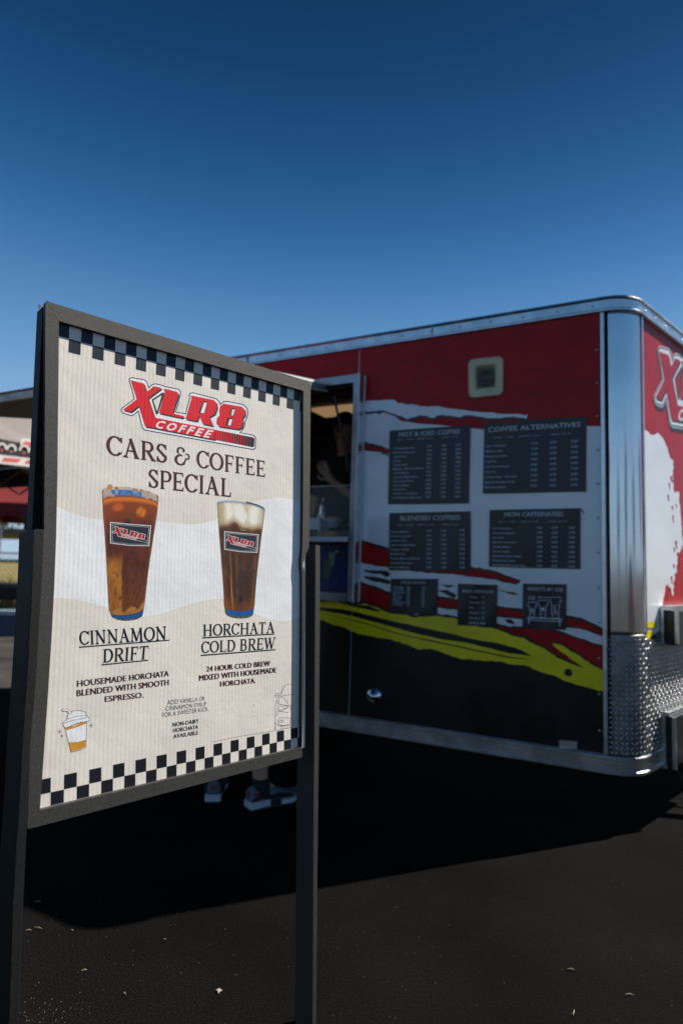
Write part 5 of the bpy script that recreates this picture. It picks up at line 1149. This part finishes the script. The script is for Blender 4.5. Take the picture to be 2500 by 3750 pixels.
TB = EYE+ray(66, 1713)*1.0; dd = ray(66, 1713); kz = (2.03-1.1)/dd.z; TB = EYE+dd*kz; e28 = Vector((math.sin(R_(28)), math.cos(R_(28)), 0)); TB = Vector((TB.x, TB.y, 0))-e28*1.9
tt, K, e_, n_ = tent('dark canopy tent with red and white graphics on its valance beside the trailer', TB, 28, 3.0, 2.03, 3.75, M_ttop, M_tblack, None)
VP_ = Pl(K[0]+(-n_)*.017, e_, Z, -n_)
# graphics on the roof edge and valance (read at their height on that plane)
gx = crop(0, 1400, 7.84)
Mtw = mat('white_canopy_print', (.62, .6, .55), .8); Mtr = mat('red_canopy_print', (.55, .1, .08), .8)
hh0 = lambda pts: [VP_.uv(VP_.hit(*p)) for p in gx(pts)]
def vg(nm, pts, lay, m_):
    P = [VP_.hit(*p, .002+.002*lay) for p in gx(pts)]; tr = tessellate_polygon([P]); obj(nm, P, face_to(P, [tuple(t) for t in tr], VP_.N), m_, tt)
vg('valance_print', [(-700, 2010), (0, 2080), (1300, 2230), (1300, 2480), (0, 2330), (-700, 2240)], 1, Mtw)
for x in (-600, 60, 720): vg('valance_print', [(x+60, 2150+x*.1), (x+560, 2195+x*.1), (x+450, 2300+x*.1), (x-20, 2260+x*.1)], 2, Mtr)
vg('valance_print', [(600, 1650), (700, 1600), (1300, 1690), (1300, 1960), (1020, 1900), (580, 1820)], 1, Mtw); vg('valance_print', [(720, 1690), (1300, 1800), (1300, 1900), (980, 1880), (600, 1820)], 2, Mtr)
for (x, y, r) in ((-300, 1850, 120), (60, 1880, 110), (330, 1930, 120), (700, 1960, 130), (960, 1980, 100), (1200, 2040, 120)):
    ring = [(x+r*math.cos(R_(a)), y+r*1.1*math.sin(R_(a))) for a in range(180, 400, 20)]
    P = ribbon(ring, 56); vg('valance_print', P, 3, Mtw)
    vg('valance_print', [(x+40*math.cos(R_(a)), y+60+35*math.sin(R_(a))) for a in range(0, 360, 45)], 4, Mtr)
dd = ray(70, 1883); kz = (1.98-1.1)/dd.z; TB2 = EYE+dd*kz; TB2 = Vector((TB2.x, TB2.y, 0))-e28*.2
tent('red canopy tent standing behind the dark one', TB2+Vector((-1.9, 1.2, 0)), 80, 3.0, 2.02, 3.55, M_tred, M_tred, None, val=.3)
# things under the tents
def gpt(x, dist): d = ray(x, 2050); d.z = 0; d.normalize(); return Vector((d.x*dist, d.y*dist, 0))
P_ = gpt(112, 10.5); t = empty('display_monitor', P_, 'black flat monitor on a stand under the tents', 'monitor')
box('screen', P_+Z*1.55-Vector((.15, 0, 0)), Vector((.7, .1, 0)), Vector((0, .06, 0)), Z*.24, M_blackplastic, t, bevel=.01); MB().tube([P_+Z*.03, P_+Z*1.56], .03, 8).out('pole', M_blackplastic, t); MB().lathe([(.3, 0), (.3, .02), (.03, .03)], P_, Z, 20).out('base', M_blackplastic, t)
P_ = gpt(20, 10.6); t = empty('folding_table', P_, 'black topped folding table under the dark tent', 'table')
box('tabletop', P_+Vector((-.9, -.35, .70)), Vector((1.7, .1, 0)), Vector((-.05, .7, 0)), Z*.035, M_blackplastic, t, bevel=.005)
for x, y in ((-.8, -.25), (.7, -.15), (-.8, .3), (.7, .35)): MB().tube([P_+Vector((x, y, 0)), P_+Vector((x, y, .70))], .014, 6).out('leg', M_alu2, t)
box('table_skirt', P_+Vector((-.9, -.36, .50)), Vector((1.7, .1, 0)), Vector((0, .012, 0)), Z*.19, M_blackcloth, t)
P_ = gpt(62, 10.2); t = empty('drinks_cooler', P_, 'dark blue drinks cooler on the asphalt by the tent leg', 'cooler')
box('tub', P_+Vector((-.16, -.2, 0)), Vector((.34, 0, 0)), Vector((0, .4, 0)), Z*.3, mat('navy_plastic', (.02, .04, .09), .4), t, bevel=.02); box('lid', P_+Vector((-.17, -.21, .3)), Vector((.36, 0, 0)), Vector((0, .42, 0)), Z*.07, mat('pale_plastic', (.3, .4, .5), .4), t, bevel=.015)
# carport roof, fence, trees far behind
def carport(x0, x1, y, h, label):
    t = empty('carport', ((x0+x1)/2, y, 0), label, 'carport')
    box('roof', (x0, y, h), (x1-x0, 0, 0), (0, 5, 0), (0, 0, .28), mat('olive_metal_roof', (.08, .075, .05), .6), t)
    n = int((x1-x0)/3.5)
    for i in range(n+1): MB().tube([(x0+.2+i*(x1-x0-.4)/n, y+.3, 0), (x0+.2+i*(x1-x0-.4)/n, y+.3, h)], .06, 8).out('post', M_alu2, t)
carport(-26, -6, 24, 2.0, 'long dark carport roof on thin posts beyond the tents')
fy = 17.0; ft = empty('chain_link_fence', (-12, fy, 0), 'grey chain link fence with steel posts along the dry grass', 'fence')
for i in range(13): MB().tube([(-24+i*2, fy, 0), (-24+i*2, fy, 1.25)], .03, 8).out('post', M_alu2, ft)
MB().tube([(-24, fy, 1.25), (0, fy, 1.25)], .022, 6).out('top_rail', M_alu2, ft); MB().tube([(-24, fy, .45), (0, fy, .45)], .018, 6).out('mid_rail', M_alu2, ft)
mb = MB()
for i in range(160):
    x = -24+i*.15
    mb.add([(x, fy, .05), (x+.01, fy, .05), (min(0, x+1.2)+.01, fy, 1.24), (min(0, x+1.2), fy, 1.24)], [(0, 1, 2, 3)]); mb.add([(x, fy+.01, 1.24), (x+.01, fy+.01, 1.24), (min(0, x+1.2)+.01, fy+.01, .05), (min(0, x+1.2), fy+.01, .05)], [(0, 1, 2, 3)])
mb.out('wire_mesh', M_alu2, ft, kind='stuff')
M_leaf = mat('dark_leaves', (.045, .06, .02), .8, var=.4, vscale=3); M_bark = mat('bark', (.08, .06, .045), .9, var=.2)
def tree(x, y, h, rad, label, seed, grp='trees at the edge of the lot', nleaf=1400):
    rnd = random.Random(seed); b = Vector((x, y, 0)); t = empty('tree', b, label, 'tree', grp)
    top = b+Z*h*.55; mb = MB().tube([b, b+Z*h*.3+Vector((rnd.uniform(-.1, .1), 0, 0)), top], [h*.035, h*.025, h*.012], 8)
    cl = []
    for i in range(9):
        a = rnd.uniform(0, 6.3); rr = rad*rnd.uniform(.3, .8); c = b+Vector((math.cos(a)*rr, math.sin(a)*rr, h*rnd.uniform(.42, .9))); cl.append((c, rad*rnd.uniform(.3, .5)))
        mb.tube([b+Z*h*rnd.uniform(.25, .45), (b+Z*h*.4).lerp(c, .6), c], [h*.014, h*.009, h*.003], 5)
    mb.out('trunk', M_bark, t, smooth=True)
    V, F_ = [], []
    for i in range(nleaf):
        c, r0 = rnd.choice(cl); d = Vector((rnd.gauss(0, 1), rnd.gauss(0, 1), rnd.gauss(0, .8))).normalized()*r0*rnd.uniform(.5, 1.1); p = c+d
        u = Vector((rnd.gauss(0, 1), rnd.gauss(0, 1), rnd.gauss(0, 1))).normalized()*h*.03; v = u.orthogonal().normalized()*h*.018; k = len(V)
        V += [p-u, p+v, p+u, p-v]; F_.append((k, k+1, k+2, k+3))
    obj('crown', V, F_, M_leaf, t, kind='stuff')
for i, (x, y, h, r, lb) in enumerate(((-17, 30, 4.2, 2.6, 'low bushy tree behind the fence, left of the tent pole'), (-22.5, 33, 3.6, 2.4, 'rounded tree farthest left behind the fence'), (-13, 34, 3.2, 2.2, 'small tree behind the fence nearest the poster stand'))):
    tree(x, y, h, r, lb, i)
for k, (x, y) in enumerate(((-6.9, 13.4), (-7.7, 14.2), (-8.6, 13.6))):
    rnd = random.Random(90+k); mb = MB()
    for i in range(90):
        a = rnd.uniform(0, 6.3); b = Vector((x+rnd.uniform(-.25, .25), y+rnd.uniform(-.25, .25), 0)); tp = b+Vector((math.cos(a)*.25, math.sin(a)*.25, rnd.uniform(.4, .8)))
        mb.add([b, b+Vector((.02, 0, 0)), tp], [(0, 1, 2)])
    tag(mb.out('grass_tuft', M_dry), ['dry grass tuft nearest the tent table', 'dry grass tuft between two others beyond the tent', 'dry grass tuft farthest left beyond the tent'][k], 'grass tuft', 'dry grass tufts beyond the lot')

# ------------------------------------------------------------------ what the chrome corner mirrors, behind the photographer
for i, (x, y, h, r) in enumerate(((30, 4, 7, 3.5), (27, -13, 6, 3.2), (18, -26, 8, 4), (5, -30, 7, 3.6), (-9, -27, 6, 3))):
    tree(x, y, h, r, ['tall tree mirrored at the right of the chrome corner', 'broad tree mirrored behind the red car', 'tallest tree mirrored behind the lot', 'tree mirrored near the middle of the chrome corner', 'tree mirrored at the left of the chrome corner'][i], 30+i, 'trees across the lot', 900)
for i, (x, y) in enumerate(((17, -9), (12, -17), (1, -20))):
    b = Vector((x, y, 0)); t = empty('lot_light', b, ['light pole mirrored beside the red car', 'light pole mirrored between the two others', 'light pole mirrored farthest from the red car'][i], 'light pole', 'light poles in the lot')
    MB().tube([b, b+Z*7], [.1, .06], 8).out('pole', M_alu2, t); box('lamp_head', b+Vector((-.4, -.12, 7)), (.8, 0, 0), (0, .24, 0), (0, 0, .12), M_blackplastic, t)
def car(cx, cy, az, label):
    b = Vector((cx, cy, 0)); t = empty('parked_car', b, label, 'car'); f = Vector((math.sin(R_(az)), math.cos(R_(az)), 0)); r = f.cross(Z)
    Mr = mat('red_car_paint', (.5, .015, .02), .25, 0, .5, coat=.8); Mg = mat('dark_car_glass', (.02, .025, .03), .05)
    low = [(-2.1, .35), (-2.15, .6), (-2.05, .85), (-1.2, .95), (1.0, .92), (2.0, .72), (2.15, .5), (2.1, .3)]; hi = [(-1.6, .93), (-1.0, 1.36), (.2, 1.38), (1.05, .93)]
    def ext(pr, wl, wh, nm, m_, par):
        n = len(pr); V = []
        zs = [z for _, z in pr]
        for sg in (1, -1):
            for y_, z in pr: V.append(b+f*y_+r*sg*(wl+(wh-wl)*(z-min(zs))/(max(zs)-min(zs)))+Z*z)
        tr = tessellate_polygon([[Vector((y_, z, 0)) for y_, z in pr]])
        F_ = [tuple(x) for x in tr]+[tuple(n+q for q in x) for x in tr]+[(i, (i+1) % n, n+(i+1) % n, n+i) for i in range(n)]
        return MB().add(V, F_).out(nm, m_, par, bevel=.03)
    ext(low, .9, .86, 'body', Mr, t); ext(hi, .78, .58, 'windows', Mg, t); ext([(-1.0, 1.365), (-.95, 1.40), (.15, 1.41), (.2, 1.375)], .6, .58, 'roof', Mr, t)
    for y_ in (-1.35, 1.35):
        for sg in (1, -1):
            wv = MB().lathe([(.2, -.1), (.31, -.1), (.33, 0), (.31, .1), (.2, .1)], b+f*y_+r*sg*.82+Z*.33, r, 20).out('wheel', M_rubber, t, smooth=True); MB().lathe([(.02, .08), (.2, .08), (.2, .1)], b+f*y_+r*sg*.82+Z*.33, r*sg, 16).out('rim', M_alu, wv, smooth=True)
    for sg in (1, -1): MB().lathe([(0, .02), (.09, .01), (.1, 0)], b+f*2.12+r*sg*.62+Z*.6, f, 12).out('headlight', M_glass, t)
car(9.0, -4.2, 20, 'red car parked across the lot, mirrored in the chrome corner')
# ------------------------------------------------------------------ litter on the asphalt
M_straw = mat('dry_straw', (.26, .235, .15), .8)
lit = [((137, 3308), 26, 12), ((104, 3413), 20, 3), ((139, 3405), 30, -14), ((262, 3414), 10, -25), ((455, 3646), 14, -55), ((2090, 3557), 28, -12), ((2305, 3650), 32, -10), ((2100, 3715), 30, 80), ((308, 3560), 22, 15), ((603, 3447), 8, 0)]
pos = ['near the left post just past the shadow edge', 'shortest by the left post', 'brightest beside the left post', 'short one right of the left post', 'upright one below the middle of the poster', 'on the right side, upper', 'on the right side, nearest the corner', 'curled one at the bottom right', 'bent one left of centre', 'tiny one under the poster']
for k, ((x, y), L_, a) in enumerate(lit):
    p0 = (x-L_/2*math.cos(R_(a)), y+L_/2*math.sin(R_(a))*.6); p1 = (x+L_/2*math.cos(R_(a)), y-L_/2*math.sin(R_(a))*.6)
    A, B = G.hit(*p0), G.hit(*p1); mid = (A+B)/2+Vector((.001, .0012, .002))
    tag(MB().tube([A+Z*.004, mid+Z*.003, B+Z*.004], [.0008, .0016, .0006], 5).out('straw', M_straw), 'piece of dry straw on the asphalt, '+pos[k], 'straw', 'bits of straw on the asphalt')
b = G.hit(800, 3636); mb = MB(); mb.prism([b+Vector(p) for p in ((-.008, .004, .002), (0, .007, .004), (.009, .003, .002), (.003, -.002, .002), (.001, -.009, .002), (-.002, -.001, .003))], Z*.002)
tag(mb.out('dry_leaf', mat('pale_leaf', (.3, .28, .21), .8)), 'small pale three lobed leaf on the asphalt below the poster', 'leaf')
# pale crushed stones bottom left
rnd = random.Random(5); mb = MB()
for i in range(250):
    if i < 110: p = (rnd.gauss(150, 70), rnd.gauss(3720, 45))
    else: p = (rnd.uniform(80, 2500), rnd.uniform(3080, 3800))
    c = G.hit(*p); s_ = rnd.uniform(.0007, .0022)
    mb.add([c+Vector((s_, 0, 0)), c+Vector((0, s_*.8, 0)), c+Vector((-s_, 0, 0)), c+Vector((0, -s_, 0)), c+Vector((0, 0, s_))], [(0, 1, 4), (1, 2, 4), (2, 3, 4), (3, 0, 4)])
tag(mb.out('grit', mat('pale_grit', (.10, .095, .085), .9, var=.3)), 'pale grit scattered on the black asphalt', 'grit', kind='stuff')
